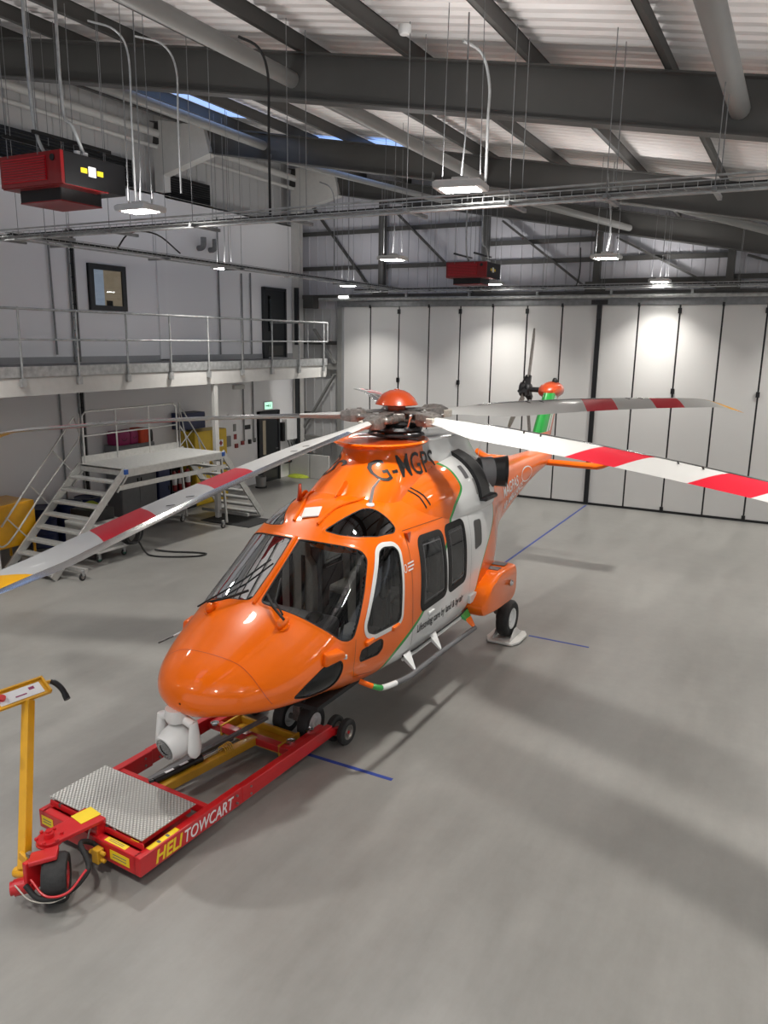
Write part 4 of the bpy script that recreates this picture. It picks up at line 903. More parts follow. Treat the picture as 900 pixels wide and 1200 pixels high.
# ribbed cladding material is real geometry: profile sheet
def ribsheet(name,mat,p0,du,dn,dh,L,Hh,pitch,depth,topf=None,kind=True):
    """sheet standing in plane: du along, dh up, dn towards the hall"""
    p0,du,dn,dh=map(Vector,(p0,du,dn,dh)); n=int(L/pitch); a=[];b_=[]
    for i in range(n+1):
        for f,h in ((0,0),(.06,0),(.09,depth),(.19,depth),(.22,0)):
            s=(i+f)*pitch
            if s<=L: a.append((s,h))
    vs=[];
    for s,h in a:
        H_=topf(s) if topf else Hh
        vs+= [p0+du*s+dn*h,p0+du*s+dn*h+dh*H_]
    mb=MB(); mb.add(vs,[(2*i,2*i+2,2*i+3,2*i+1) for i in range(len(a)-1)]); o=mb.build(name,mat,fix=False)
    m=o.modifiers.new('gauge','SOLIDIFY'); m.thickness=.02; m.offset=-1 if False else 0
    if kind: o['kind']='structure'
    return o
clad=pm('grey_cladding',(.60,.60,.64),.5,noise=.03,nscale=1)
cladw=pm('pale_cladding',(.55,.55,.55),.5,noise=.03,nscale=1)
ZR=lambda x: 7.18-.178*x      # top of rafters
ribsheet('wall_back',clad,(LX-.7,BY+.12,5.55),(1,0,0),(0,-1,0),(0,0,1),RXW-LX+.7,3,.33,.03,topf=lambda s:ZR(LX-.7+s)+.3-5.55)
ribsheet('wall_back_side_bay',cladw,(LX-.2,BY+.12,0),(1,0,0),(0,-1,0),(0,0,1),1.95,5.56,.33,.03)
# white block wall on the left
mb=MB(); mb.bb(LX-.25,LX,FY,15.72,0,8.15); mb.bb(LX-.25,LX+.0,15.72,22.5,0,8.15)
S(mb.build('wall_left',wallpaint))
S(MB().bb(LX,LX+.06,15.75,16.12,4.0,8.15).build('wall_left_pier',wallpaint))
ribsheet('wall_left_upper',cladw,(LX-.5,FY,8.1),(0,1,0),(1,0,0),(0,0,1),BY-FY+.3,2.4,.40,.03)
S(MB().bb(LX-.55,LX-.0,FY,BY,8.10,8.16).build('trim_1',creamsteel))
S(MB().bb(LX-.4,-13,FY-.2,FY,0,10.5).bb(-13,RXW,FY-.2,FY,8.0,10.5).bb(RXW-.6,RXW,FY-.2,FY,0,8).build('wall_front',wallpaint))  # unseen end wall, left wide open so added daylight fills the hall
S(MB().bb(RXW,RXW+.2,BY-2,BY,0,6.2).bb(RXW,RXW+.2,FY,BY,4.9,6.2).bb(RXW,RXW+.2,FY,FY+1,0,5).build('wall_right',wallpaint))  # unseen side wall, opening made to let in fill daylight
# roof liner: profiled sheet with ribs across the slope
roofm=pm('roof_liner',(.86,.83,.81),.5,noise=.05,nscale=.8)
L2=math.hypot(1,.178); du=Vector((1,0,-.178))/L2
vs=[];fs=[];mb=MB();y=FY;prof=[]
while y<BY+.3:
    prof+=[(y,0),(y+.10,0),(y+.13,-.035),(y+.17,-.035),(y+.20,0)]; y+=.25
x0,x1=LX-.8,RXW+.1
for (y,h) in prof: mb.v+= [(x0,y,ZR(x0)+.335+h),(x1,y,ZR(x1)+.335+h)]
mb.f=[(2*i,2*i+2,2*i+3,2*i+1) for i in range(len(prof)-1)]; mb.m=[0]*len(mb.f)
o=S(mb.build('ceiling',roofm,fix=False)); m_=o.modifiers.new('gauge','SOLIDIFY'); m_.thickness=.06; m_.offset=0
# rooflights (translucent sheets between purlins)
sky=pm('rooflight_sheet',(.5,.6,.75),.4,emit=(.30,.50,1.0),es=.9)
for i,(xa,xb,ya,yb) in enumerate(((-12.4,-11.3,12.2,15.6),(-11.2,-9.7,17.2,19.4),(-9.4,-8.2,16.8,18.6),(-6.3,-4.9,2.0,5.0),(-6.3,-4.9,-3,.5),(-9.4,-8.1,2.0,5.0))):
    mb=MB(); mb.add([(xa,ya,ZR(xa)+.215),(xb,ya,ZR(xb)+.215),(xb,yb,ZR(xb)+.215),(xa,yb,ZR(xa)+.215),(xa,ya,ZR(xa)+.228),(xb,ya,ZR(xb)+.228),(xb,yb,ZR(xb)+.228),(xa,yb,ZR(xa)+.228)],[(0,1,2,3),(7,6,5,4),(0,4,5,1),(1,5,6,2),(2,6,7,3),(3,7,4,0)])
    S(mb.build('window_%d'%(i+1),sky))
# rafters
def ibeam(p,q,d,w,tf=.022,tw=.014):
    """I section from p to q (line of its underside), depth d"""
    mb=MB(); p=Vector(p);q=Vector(q);z=Vector((0,0,1))
    mb.bar(p+z*tf/2,q+z*tf/2,w,tf); mb.bar(p+z*(d-tf/2),q+z*(d-tf/2),w,tf); mb.bar(p+z*d/2,q+z*d/2,tw,d-2*tf); return mb
RY=[-3.2,3.2,9.6,16.0,22.05]
for y in RY:
    mb=ibeam((LX-.1,y,6.59-.178*(LX-.1)),(RXW,y,6.59-.178*RXW),.59,.24)
    S(mb.build('roof_rafter',steelgrey))
    if y>5:
        # column and pale haunch by the left wall
        mb=MB(); mb.bb(LX,LX+.28,y-.13,y+.13,8.2 if y<20 else 0,9.3); S(mb.build('wall_column',creamsteel))
        mb=MB(); mb.prism([(LX+.2,9.86),(-13.45,9.58),(-13.28,8.94),(LX+.2,8.55)],'y',y-.14,y+.14); S(mb.build('rafter_haunch',creamsteel))
for sx_,xx in enumerate((-14.0,)):
    pass
px=[-14.15,-12.55,-11.0,-9.5,-7.95,-6.4,-4.8,-3.2,-1.65,-.1,1.45,3.0,4.6,6.2,7.8]
for x in px:
    mb=MB(); z=ZR(x); mb.bb(x-.006,x+.006,FY,BY,z,z+.235); mb.bb(x-.006,x+.065,FY,BY,z,z+.012); mb.bb(x-.065,x+.006,FY,BY,z+.222,z+.235)
    for y in RY:
        if y>0: mb.bb(x-.02,x-.006,y-.35,y+.35,z+.03,z+.2)
    S(mb.build('roof_purlin',steelgrey))
# eaves members by the left wall, tubes between rafters
tb3=lambda a,b_,r,mat,nm='brace_tube': S(MB().cyl(a,b_,r,n=16).build(nm,mat,smooth=True))
tb3((LX+.15,FY,9.55),(LX+.15,BY,9.55),.09,creamsteel,'eaves_tie'); tb3((LX+.10,FY,9.25),(LX+.10,BY,9.25),.05,creamsteel,'eaves_tie')
for (x,z) in ((-6.55,8.02),(-.88,7.02)): tb3((x,FY,z),(x,9.6,z),.105,steellight)
for (x,z) in ((-11.75,9.0),(-6.25,7.85)): tb3((x,9.6,z),(x,16.0,z),.105,steellight)
tb3((-3.6,16.0,7.45),(1.6,22.0,6.5),.085,steellight); tb3((-9.2,22.0,8.4),(-11.6,16.0,8.75),.075,steellight); tb3((-4.4,22.0,7.55),(-7.4,16,8.0),.085,steellight)
# gable steelwork above the doors
def stru(nm,mb,mat=steelgrey): return S(mb.build(nm,mat))
for x in (-11.87,-8.48,-5.22,-1.86,1.5,4.8): stru('gable_post',MB().bb(x-.09,x+.09,BY-.24,BY-.04,5.9,6.6-.178*x))
for xa,xb,z in ((LX+.05,-11.95,7.90),(-11.8,-8.55,7.93),(-8.40,-5.3,7.36),(-5.15,-1.95,6.83),(-1.8,1.4,6.30),(LX+.05,-11.95,6.82),(-11.8,-8.55,6.83),(-8.4,-5.3,6.83),(-5.15,-1.95,6.25)):
    stru('gable_rail',MB().bb(xa,xb,BY-.02,BY+.08,z-.06,z+.06))
for a,b_ in (((-14.7,9.0),(-12.2,6.05)),((-11.4,8.35),(-8.8,6.0)),((-8.0,7.95),(-5.4,6.0)),((-4.75,7.35),(-2.1,6.0)),((-1.5,6.8),(1.2,5.95))):
    stru('gable_brace',MB().bar((a[0],BY-.10,a[1]),(b_[0],BY-.10,b_[1]),.05,.15,(0,1,0)))
for x in (-11.87,-8.48,-5.22,-1.86): stru('gusset_plate',MB().bb(x-.28,x+.28,BY-.26,BY-.25,5.95,6.22))
stru('door_header_beam',MB().bb(LX+.2,RXW,BY-.22,BY+.0,5.86,5.98)); stru('door_header_beam',MB().bb(-13.5,RXW,BY-.16,BY+.0,5.60,5.86),galvdark)
S(MB().cyl((-14.1,BY-.30,5.83),(RXW,BY-.30,5.83),.05,n=12).build('door_track_rail',galv,smooth=True))
for x in np.arange(-13,3,1.03*2): stru('track_hanger',MB().bb(x-.03,x+.03,BY-.32,BY-.14,5.80,5.98),galv)
# folding door leaves
xe=[-13.28,-12.28,-11.26,-10.23,-9.20,-8.17,-7.13,-6.11,-5.075,-4.03,-2.98,-1.93,-.90,.13,1.16,2.19,3.22,4.25,5.28,6.31,7.34,8.4]
for i in range(len(xe)-1):
    a,b_=xe[i],xe[i+1]; gl=.022 if i!=8 else .05; gr=.022 if i!=7 else .05
    lf=MB().bb(a+gl,b_-gr,BY-.12,BY-.05,.07,5.60).build('door_%d'%(i+1),doorwhite,bevel=.006); S(lf)
    MB().bb(a-.001+ (0 if i!=8 else 0),a+gl,BY-.10,BY-.06,.02,5.60).build('edge_seal',black,lf) if i else None
    if i<len(xe)-2: MB().bb(b_-gr,b_,BY-.10,BY-.06,.02,5.60).build('edge_seal',black,lf)
    MB().bb(a,b_,BY-.13,BY-.04,.01,.07).build('bottom_seal',black,lf)
    if i%2==1:
        h=MB()
        for z in (.10,3.35,5.45): h.bb(b_-.045,b_+.045,BY-.16,BY-.11,z-.07,z+.07)
        h.build('door_hinge',black,lf)
    else: MB().bb(b_-.03,b_+.03,BY-.17,BY-.12,5.56,5.66).build('door_hinge',black,lf)
S(MB().bb(-5.14,-5.01,BY-.16,BY-.12,.02,5.62).build('trim_2',black))
mb=MB(); mb.bb(-5.30,-4.86,BY-.2,BY-.16,5.62,5.74); mb.bb(-5.13,-5.02,BY-.22,BY-.16,5.25,5.6); stru('door_meeting_bracket',mb,hubdark)
# side bay steel left of the doors
stru('door_post',MB().bb(-13.5,-13.32,BY-.16,BY+.06,0,5.62),steellight)
stru('side_bay_rail',MB().bb(-14.95,-13.5,BY-.02,BY+.06,4.40,4.52)); stru('side_bay_rail',MB().bb(-14.95,-13.5,BY-.12,BY+.06,3.60,3.80),steellight); stru('side_bay_rail',MB().bb(-14.95,-13.5,BY-.02,BY+.06,2.05,2.15)); stru('side_bay_rail',MB().bb(-14.95,-13.5,BY-.12,BY+.04,1.15,1.35),steellight)
for a,b_ in (((-13.6,3.45),(-14.9,1.5)),((-14.4,4.9),(-13.55,3.8)),((-14.9,1.3),(-14.4,.75))): stru('side_bay_brace',MB().bar((a[0],BY-.14,a[1]),(b_[0],BY-.14,b_[1]),.05,.14,(0,1,0)),steellight)
mb=MB(); mb.bb(-15.0,-14.25,BY-.75,BY-.70,0,.80); mb.bb(-14.2,-13.45,BY-.75,BY-.70,0,.80); tag(mb.build('corner_screen',creamsteel,bevel=.01),'low white screen boards standing at the corner beside the folding doors','screen')
mb=MB(); mb.bb(-14.6,-14.2,BY-.5,BY-.15,5.55,5.95); tag(mb.build('door_motor',steelgrey,bevel=.02),'grey door motor box on the left end of the door track','motor')
# corner column below, ducts on left wall
for z0,z1 in ((0,3.55),(3.98,7.5)): S(MB().bb(LX,LX+.16,21.95,22.2,z0,z1).build('wall_column',creamsteel))

# ---- mezzanine walkway
WX=-12.9
dk=S(MB().bb(LX,WX-.0,FY,20.55,3.86,3.95).build('mezzanine_deck',greyplastic))
S(MB().bb(WX-.02,WX+.02,FY,20.6,3.80,4.0).build('trim_3',galv))
S(MB().bb(WX-.12,WX,FY,20.55,3.45,3.50).bb(WX-.012,WX,FY,20.55,3.5,3.80).bb(WX-.12,WX,FY,20.55,3.78,3.81).build('mezzanine_beam',creamsteel))
S(MB().bb(LX,WX,20.52,20.58,3.50,4.0).build('mezzanine_end_beam',creamsteel))
for y in (15.4,9.0,2.6): S(MB().bb(WX-.12,WX-.02,y-.07,y+.07,0,3.45).build('mezzanine_column',creamsteel,bevel=.005))
rail=empty('guard_railing',(WX,20.5,3.95),label='galvanised two rail handrail along the edge of the upper walkway',cat='handrail')
RO=Vector((WX,20.5,3.95)); rl=lambda x,y,z:(x-RO.x,y-RO.y,z-RO.z)
mb=MB(); mb.tube([rl(WX+.05,FY,5.06),rl(WX+.05,20.56,5.06)],.024,10); mb.tube([rl(WX+.05,FY,4.50),rl(WX+.05,20.56,4.50)],.020,10)
mb.tube([rl(WX+.05,20.56,5.06),rl(WX+.05,20.56,4.50)],.022,10)
mb.tube([rl(WX+.05,20.56,5.06),rl(LX+.1,20.56,5.06)],.022,10); mb.tube([rl(WX+.05,20.56,4.5),rl(LX+.1,20.56,4.5)],.018,10); mb.build('rails',galv,rail,smooth=True)
ys=[20.35-1.315*k for k in range(19)]
for y in ys:
    mb=MB(); mb.tube([rl(WX+.05,y,3.62),rl(WX+.05,y,5.06)],.022,10); p=mb.build('rail_post',galv,rail,smooth=True)
    mb=MB(); mb.box(rl(WX+.04,y,3.70),(.07,.11,.16)); mb.build('post_bracket',galv,p,bevel=.006)
    mb=MB(); mb.ball(rl(WX+.05,y,5.06),.034,10,8); mb.ball(rl(WX+.05,y,4.5),.032,10,8); mb.build('rail_joint',galv,p,smooth=True)
mb=MB(); mb.tube([rl(-13.56,20.56,3.98),rl(-13.56,20.56,5.06)],.02,8); mb.build('rail_post',galv,rail,smooth=True)
# ---- left wall openings and fittings (wall face at LX)
def wbox(nm,y0,y1,z0,z1,d,mat,off=0,parent=None): return MB().bb(LX+off,LX+off+d,y0,y1,z0,z1).build(nm,mat,parent)
w=wbox('window_7',13.49,14.63,5.18,6.25,.04,anthracite); S(w)
wbox('pane',13.62,14.50,5.30,6.12,.012,paneglass,.042,w); wbox('room_view',13.95,14.50,5.30,6.12,.004,roomlit,.0395,w); wbox('room_view',13.62,13.95,5.30,6.12,.004,roomblue,.0395,w); wbox('desk_item',14.0,14.2,5.30,5.42,.004,black,.041,w)
for a in ((13.49,13.62,5.18,6.25),(14.50,14.63,5.18,6.25),(13.62,14.50,6.12,6.25),(13.62,14.50,5.18,5.30)): wbox('window_frame',*a,.09,anthracite,.0,w)
d1=wbox('door_22',20.26,21.48,3.95,6.14,.06,anthracite); S(d1); wbox('door_frame',20.26,20.34,3.95,6.14,.10,anthracite,0,d1); wbox('door_frame',21.40,21.48,3.95,6.14,.10,anthracite,0,d1); wbox('door_frame',20.26,21.48,6.06,6.14,.10,anthracite,0,d1)
wbox('pane',20.52,20.66,4.8,5.9,.01,paneglass,.062,d1); wbox('kick_plate',20.5,21.3,4.05,4.35,.01,steelgrey,.06,d1)
d2=wbox('door_23',19.90,21.02,0.0,2.30,.06,anthracite); S(d2); wbox('door_frame',19.90,19.98,0,2.30,.10,anthracite,0,d2); wbox('door_frame',20.94,21.02,0,2.3,.10,anthracite,0,d2); wbox('door_frame',19.9,21.02,2.22,2.30,.10,anthracite,0,d2)
wbox('pane',20.13,20.28,.9,2.0,.01,paneglass,.064,d2); wbox('room_view',20.13,20.28,.9,2.0,.004,roomlit,.06,d2); wbox('kick_plate',20.1,20.85,.1,.35,.01,steelgrey,.06,d2)
mb=MB(); mb.cyl((LX+.1,20.75,1.05),(LX+.1,20.88,1.05),.012); mb.build('door_handle',chrome,d2)
S(wbox('baseboard_left',FY,22.3,3.95,4.10,.015,pm('skirting_grey',(.36,.37,.38),.6,noise=.03)))
e=empty('exit_sign',(LX,20.47,2.46),label='small lit exit sign glowing pale green above the lower dark door',cat='exit sign')
MB().bb(0,.05,-.22,.22,-.13,.13).build('sign_case',inkwhite,e,bevel=.006); MB().bb(.05,.056,-.20,.20,-.11,.11).build('sign_face',signgreen,e)
mb=MB(); mb.bb(.056,.059,-.15,-.03,-.015,.015); mb.prism([(-.03,-.05),(.03,0),(-.03,.05)],'x',.056,.059); mb.bb(.056,.059,.07,.10,-.05,.04); mb.build('running_figure_mark',pm('sign_ink',(.02,.25,.12),.5,noise=.05),e)
# louvres
for i,(a,b_) in enumerate(((FY+.3,2.6),(3.7,8.9),(10.2,15.45),(16.34,18.4))):
    v=empty('wall_louvre',(LX-.40,(a+b_)/2,8.17),label='black louvre high on the left wall, %s'%('behind the camera','over the walkway start','left of the middle column, behind the red heater','right of the middle column')[i],cat='louvre',group='black louvre panels above the white wall')
    h=(b_-a)/2; MB().bb(-.02,.06,-h,h,0,.72 if i<3 else .62).build('louvre_frame',black,v)
    mb=MB()
    for k in range(9): mb.box((.07,0,.06+k*.072 if i<3 else .05+k*.06),(.05,2*h-.06,.012),Matrix.Rotation(.6,3,'Y'))
    mb.build('louvre_blades',anthracite,v)
def thingtube(nm,pts,r,mat,lab,cat,grp=None):
    mb=MB(); mb.tube([Vector(p)-Vector(pts[0]) for p in pts],r,8); o=mb.build(nm,mat,smooth=True); o.location=pts[0]; return tag(o,lab,cat,grp)
# vent elbows
for y,lab in ((17.42,'left grey elbow vent pipe high on the white wall'),(17.90,'right grey elbow vent pipe high on the white wall')):
    pts=[(LX,y,6.98)]+[(LX+.10+.10*math.sin(t),y-.0,7.08-.10*math.cos(t)) for t in (0,.4,.8,1.2,PI/2)]+[(LX+.20,y,7.26)]
    thingtube('vent_elbow',pts,.075,galvdark,lab,'vent pipe','elbow vent pipes')
# conduits and cable ladders on left wall
thingtube('wall_conduit',[(LX+.05,12.98,6.72),(LX+.05,12.55,6.72),(LX+.05,12.42,6.60),(LX+.05,12.45,4.15)],.022,galvdark,'bent grey conduit on the wall left of the dark framed window','conduit')
for i,(y,z0,z1,lab) in enumerate(((18.2,4.1,7.9,'grey conduit on the upper wall right of the elbow vents'),(19.25,4.1,6.45,'grey conduit on the upper wall, left one of the close pair by the door'),(19.68,4.1,6.5,'grey conduit on the upper wall nearest the upper dark door'),(12.42,0.6,3.4,'thin grey conduit on the lower wall beneath the walkway'),(19.2,1.45,3.1,'grey conduit on the lower wall ending above the red alarm points'),(19.68,1.40,3.4,'grey conduit on the lower wall beside the exit door'))):
    thingtube('wall_conduit',[(LX+.04,y,z0),(LX+.04,y,z1)],.022,galvdark,lab,'conduit')
for z0,z1,lab in ((3.98,6.95,'dark upright cable ladder on the upper wall left of the window'),(0.1,3.5,'dark upright cable ladder on the lower wall behind the steps')):
    c=empty('cable_ladder',(LX,13.03,z0),label=lab,cat='cable ladder'); h=z1-z0
    mb=MB(); mb.bb(.02,.06,-.09,-.06,0,h); mb.bb(.02,.06,.06,.09,0,h); mb.build('side_rails',galvdark,c)
    mb=MB()
    for k in range(int(h/.3)): mb.bb(.03,.05,-.06,.06,.1+k*.3,.12+k*.3)
    mb.build('rungs',galvdark,c)
    mb=MB(); mb.tube([(.07,-.02,0),(.07,-.02,h)],.018,6); mb.tube([(.07,.025,0),(.07,.025,h)],.014,6); mb.build('cables',rubber,c)
for y,z0,z1,lab in ((22.12,0,3.5,'dark cable duct in the lower corner'),(22.12,3.98,6.2,'dark cable duct in the upper corner')):
    tag(MB().bb(LX+.16,LX+.28,y-.30,y-.18,z0+.4,z1).build('cable_duct',anthracite),lab,'cable duct')
# switches, signs, boxes
def wallbox(nm,y,z,w,h,d,mat,lab,cat,off=0,grp=None): 
    o=MB().bb(0,d,-w/2,w/2,-h/2,h/2).build(nm,mat,bevel=.004); o.location=(LX+off,y,z); return tag(o,lab,cat,grp)
wallbox('fire_call_point',18.82,1.34,.13,.13,.05,extred,'red fire call point on the lower wall, low one by the exit door','call point')
wallbox('notice_sign',18.80,1.62,.14,.16,.01,extred,'small red and white notice above the red call point','sign'); wallbox('notice_sign',18.98,1.38,.10,.14,.01,inkwhite,'small white notice beside the red call point','sign'); wallbox('notice_sign',18.78,1.90,.14,.22,.01,steellight,'grey notice above the red notice by the exit door','sign')
wallbox('alarm_unit',18.42,1.52,.22,.32,.06,cabgrey,'pale grey alarm unit left of the red call point','alarm unit'); wallbox('alarm_sounder',19.12,1.40,.12,.12,.06,extred,'red alarm box left of the conduit by the exit door','alarm')
wallbox('switch_box',19.48,1.40,.10,.14,.06,black,'black switch left of the exit door','switch',grp=None); wallbox('switch_plate',19.74,1.42,.09,.13,.04,steelgrey,'grey switch plate nearest the exit door','switch'); wallbox('name_plate',19.42,1.86,.28,.14,.012,black,'black name plate on the wall left of the exit door','sign')
wallbox('junction_box',18.98,3.12,.5,.13,.08,creamsteel,'cream trunking box under the walkway','trunking box')
wallbox('distribution_box',21.55,1.62,.62,.70,.22,inkwhite,'white electrical box right of the exit door','electrical box'); wallbox('isolator_box',21.18,1.55,.14,.62,.14,black,'black isolator strip beside the white electrical box','isolator')
wallbox('wall_heater_bracket',21.6,.55,.85,.14,.16,black,'black bracket with coiled leads below the white electrical box','bracket')
for k,(y,z) in enumerate(((21.4,1.15),(21.6,1.05),(21.75,1.2))): thingtube('power_lead',smooth_path([(LX+.12,y,z+.12),(LX+.18,y+.03,z-.1),(LX+.14,y-.05,z-.35),(LX+.10,y,.62)],5),.014,rubber,'dark lead hanging from the white electrical box, %s'%('leftmost','middle','rightmost')[k],'cable','leads below the electrical box')
tag(MB().loft([[(-15.0+.42*math.cos(t)*k-.0,21.6+.30*math.sin(t)*k,z) for t in np.linspace(0,2*PI,14,endpoint=False)] for k,z in ((1,.005),(.85,.06),(.3,.10))]).build('floor_bag',hivis,smooth=True),'crumpled lime cloth on the floor by the corner','cloth').location=(.35,0,0)

# ================================================================ MOBILE ACCESS STEPS
stp=empty('access_platform_steps',(-12.75,11.5,0),label='aluminium mobile access platform with steps at both ends by the left wall',cat='access platform')
SO=Vector((-12.75,11.5,0))
X0,X1=-13.42-SO.x,-12.12-SO.x; YA,YB=0.0,3.10; ZP=1.90; F1=-1.95; F2=4.65
mb=MB(); mb.bb(X0,X1,YA,YB,ZP-.04,ZP)
mb.build('platform_deck',alutread,stp); mb=MB(); mb.bb(X1-.02,X1+.03,YA,YB,ZP-.17,ZP-.005); mb.bb(X0-.03,X0+.02,YA,YB,ZP-.17,ZP-.005); mb.bb(X0,X1,YA,YA+.04,ZP-.15,ZP-.01); mb.bb(X0,X1,YB-.04,YB,ZP-.15,ZP-.01); mb.build('platform_frame',alu,stp,bevel=.004)
mb=MB(); mb.bb(X0-.02,X0,YA+.05,YB-.05,ZP,ZP+.15); mb.build('toe_board',alu,stp)
for (yt,yf,n) in ((YA,F1,8),(YB,F2,8)):
    for x in (X0,X1):
        mb=MB(); s=1 if yf>yt else -1; mb.bar((x,yt,ZP-.02),(x,yf,.04),.04,.16); st=mb.build('stair_stringer',alu,stp,bevel=.004)
    for k in range(1,n+1):
        t=k/(n+.55); y=yt+(yf-yt)*t; z=ZP-(ZP-.0)*t
        MB().bb(X0+.02,X1-.02,y-.11,y+.11,z-.045,z).build('stair_tread',alutread,stp,bevel=.004)
# guard rail at the back of the deck
def rr(pts,r=.020): return pts
mb=MB(); mb.tube([(X0,YA+.12,ZP),(X0,YA+.12,ZP+1.02),(X0,YA+.22,ZP+1.1),(X0,YB-.22,ZP+1.1),(X0,YB-.12,ZP+1.02),(X0,YB-.12,ZP)],.022,10)
mb.tube([(X0,YA+.12,ZP+.58),(X0,YB-.12,ZP+.58)],.020,10)
for y in (1.05,2.05): mb.tube([(X0,y,ZP),(X0,y,ZP+1.1)],.020,10)
mb.build('back_guard_rail',alu,stp,smooth=True)
for (yt,yf) in ((YA,F1),(YB,F2)):
    s=-1 if yf<yt else 1
    sl=(0-ZP)/(yf-yt)
    mb=MB(); P=lambda t,h: (X0-.02,yt+(yf-yt)*t,ZP*(1-t)+h)
    if s<0:
        mb.tube([P(-.02,.62),P(.04,1.08),P(.5,1.02),P(1.02,.95)],.020,8); mb.tube(smooth_path([P(-.02,1.02),P(-.02,.60),P(.06,.50),P(.5,.50),P(.88,.46),P(1.02,.55),P(1.08,.75)],4),.018,8)
        for t in (.10,.42,.72): mb.tube([P(t,.02),P(t+.24,1.0)],.015,8)
    else:
        mb.tube([P(0,0),P(0,1.1),P(.5,1.0),P(1,.9)],.020,8); mb.tube([P(0,.55),P(.5,.5),P(1,.42)],.018,8)
        for t in (.2,.6): mb.tube([P(t+.02,.0),P(t-.18,1.05)],.014,8); mb.tube([P(t-.18,.1),P(t+.1,.95)],.012,8)
    mb.build('stair_handrail',alu,stp,smooth=True)
# base frame and legs
mb=MB(); mb.bb(X1-.03,X1+.03,YA-.2,YB+.1,ZP-.42,ZP-.32)
for x in (X0,X1): mb.bar((x,YB-.05,ZP-.1),(x,YB+.1,.12),.05,.05); mb.bar((x,YA+.05,ZP-.15),(x,YA-.25,ZP-.45),.04,.04)
mb.bb(X0-.1,X1+.45,-1.58,-1.50,.14,.22); mb.bb(X0-.1,X1+.1,3.9,3.98,.14,.22)
mb.build('base_frame',alu,stp,bevel=.004)
mb=MB()
for x in (X0,X1):
    for y in (YA,YB): mb.box((x+.03*(1 if x>0 else -1),y,ZP-.06),(.03,.10,.10))
mb.build('corner_cap',blueplastic,stp,bevel=.004)
for (x,y) in ((X1+.42,-1.62),(X0-.1,-1.6),(X1-.0,3.05),(X0,3.05)):
    w=wheel('castor',.075,.035,(x,y,.075),stp,hubmetal,'castor_hub'); mb=MB(); mb.bar((x,y,.20),(x,y+.02,.08),.06,.05,(1,0,0)); mb.build('castor_fork',galv,stp,bevel=.004)

# ---- things along the left wall
def cab(nm,loc,dim,mat,lab,cat,doors=2,handle=True,rz=0,axis='x',legs=0):
    c=empty(nm,loc,rz,label=lab,cat=cat); w,d,h=dim    # w along y, d along x
    z0=.12 if legs else 0
    if legs:
        mb=MB()
        for a in(-1,1):
            for b_ in (-1,1): mb.bb(a*(d/2-.04)-.02,a*(d/2-.04)+.02,b_*(w/2-.04)-.02,b_*(w/2-.04)+.02,0,legs)
        mb.build('stand_legs',mat,c); z0=legs
    MB().bb(-d/2,d/2,-w/2,w/2,z0,h).build('cabinet_body',mat,c,bevel=.008)
    for k in range(doors):
        y0=-w/2+.01+k*w/doors; y1=y0+w/doors-.02
        dd=MB().bb(d/2,d/2+.016,y0,y1,z0+.02,h-.03).build('cabinet_door',mat,c,bevel=.004)
        yh=y1-.05 if k==0 else y0+.05
        MB().bb(d/2+.016,d/2+.035,yh-.012,yh+.012,h*.5,h*.5+.12).build('door_handle',black,dd)
    return c
cab('tool_cabinet',(-14.75,14.2,0),(1.2,.5,1.95),cabgrey,'grey steel two door cupboard with purple and red bags on top','cupboard')
def bag(nm,loc,dim,mat,lab,cat,grp=None):
    c=empty(nm,loc,label=lab,cat=cat,group=grp); x,y,z=[k/2 for k in dim]
    mb=MB(); mb.loft([[(a*x*k,b_*y*k,h*dim[2]) for a,b_ in round_poly([(-1,-1),(1,-1),(1,1),(-1,1)],.3,3)] for h,k in ((0,.92),(.15,1),(.75,1),(1,.9))]); mb.build('bag_body',mat,c,smooth=True)
    MB().tube(arc((x*.95,0,dim[2]*.6),dim[1]*.22,-160,-20,8,'yz'),.012,6).build('carry_handle',black,c,smooth=True); return c
bag('storage_crate',(-14.75,13.85,1.95),(.40,.42,.34),magenta,'magenta storage crate on the grey cupboard, leftmost','crate'); bag('storage_crate',(-14.75,14.20,1.95),(.38,.28,.34),magenta,'magenta storage crate between the other crate and the orange bag','crate')
bag('kit_bag',(-14.72,14.50,1.95),(.42,.32,.36),redorange,'orange red kit bag on the grey cupboard','bag'); bag('helmet_bag',(-14.7,14.76,1.95),(.3,.14,.30),black,'black bag at the right end of the grey cupboard top','bag')
cab('blue_cabinet',(-14.72,15.03,0),(.42,.55,1.25),bluecast,'low dark blue cabinet right of the grey cupboard','cabinet',1)
mb=MB(); mb.bb(-14.98,-14.91,15.28,16.15,0,1.35); mb.bb(-14.98,-14.4,15.26,15.29,0,1.3); tag(mb.build('extinguisher_stand',black,bevel=.004),'dark backboard stand behind the red extinguishers','stand')
def extinguisher(loc,lab,rz=0):
    c=empty('fire_extinguisher',loc,rz,label=lab,cat='fire extinguisher',group='red extinguishers beside the blue cabinet')
    mb=MB(); mb.lathe([(0,0),(.075,0),(.08,.03),(.08,.42),(.07,.48),(.03,.53),(0,.53)],n=20); mb.build('cylinder_body',extred,c,smooth=True)
    mb=MB(); mb.cyl((0,0,.53),(0,0,.57),.02); mb.bar((-.02,0,.58),(.10,0,.60),.02,.015); mb.build('valve',black,c)
    mb=MB(); mb.tube(smooth_path([(0,.02,.55),(.04,.09,.50),(.07,.09,.3),(.07,.06,.15)],5),.012,6); mb.build('discharge_hose',rubber,c,smooth=True)
    mb=MB(); mb.lathe([(.0805,.16),(.0805,.34)],n=20); mb.build('body_label',inkwhite,c)
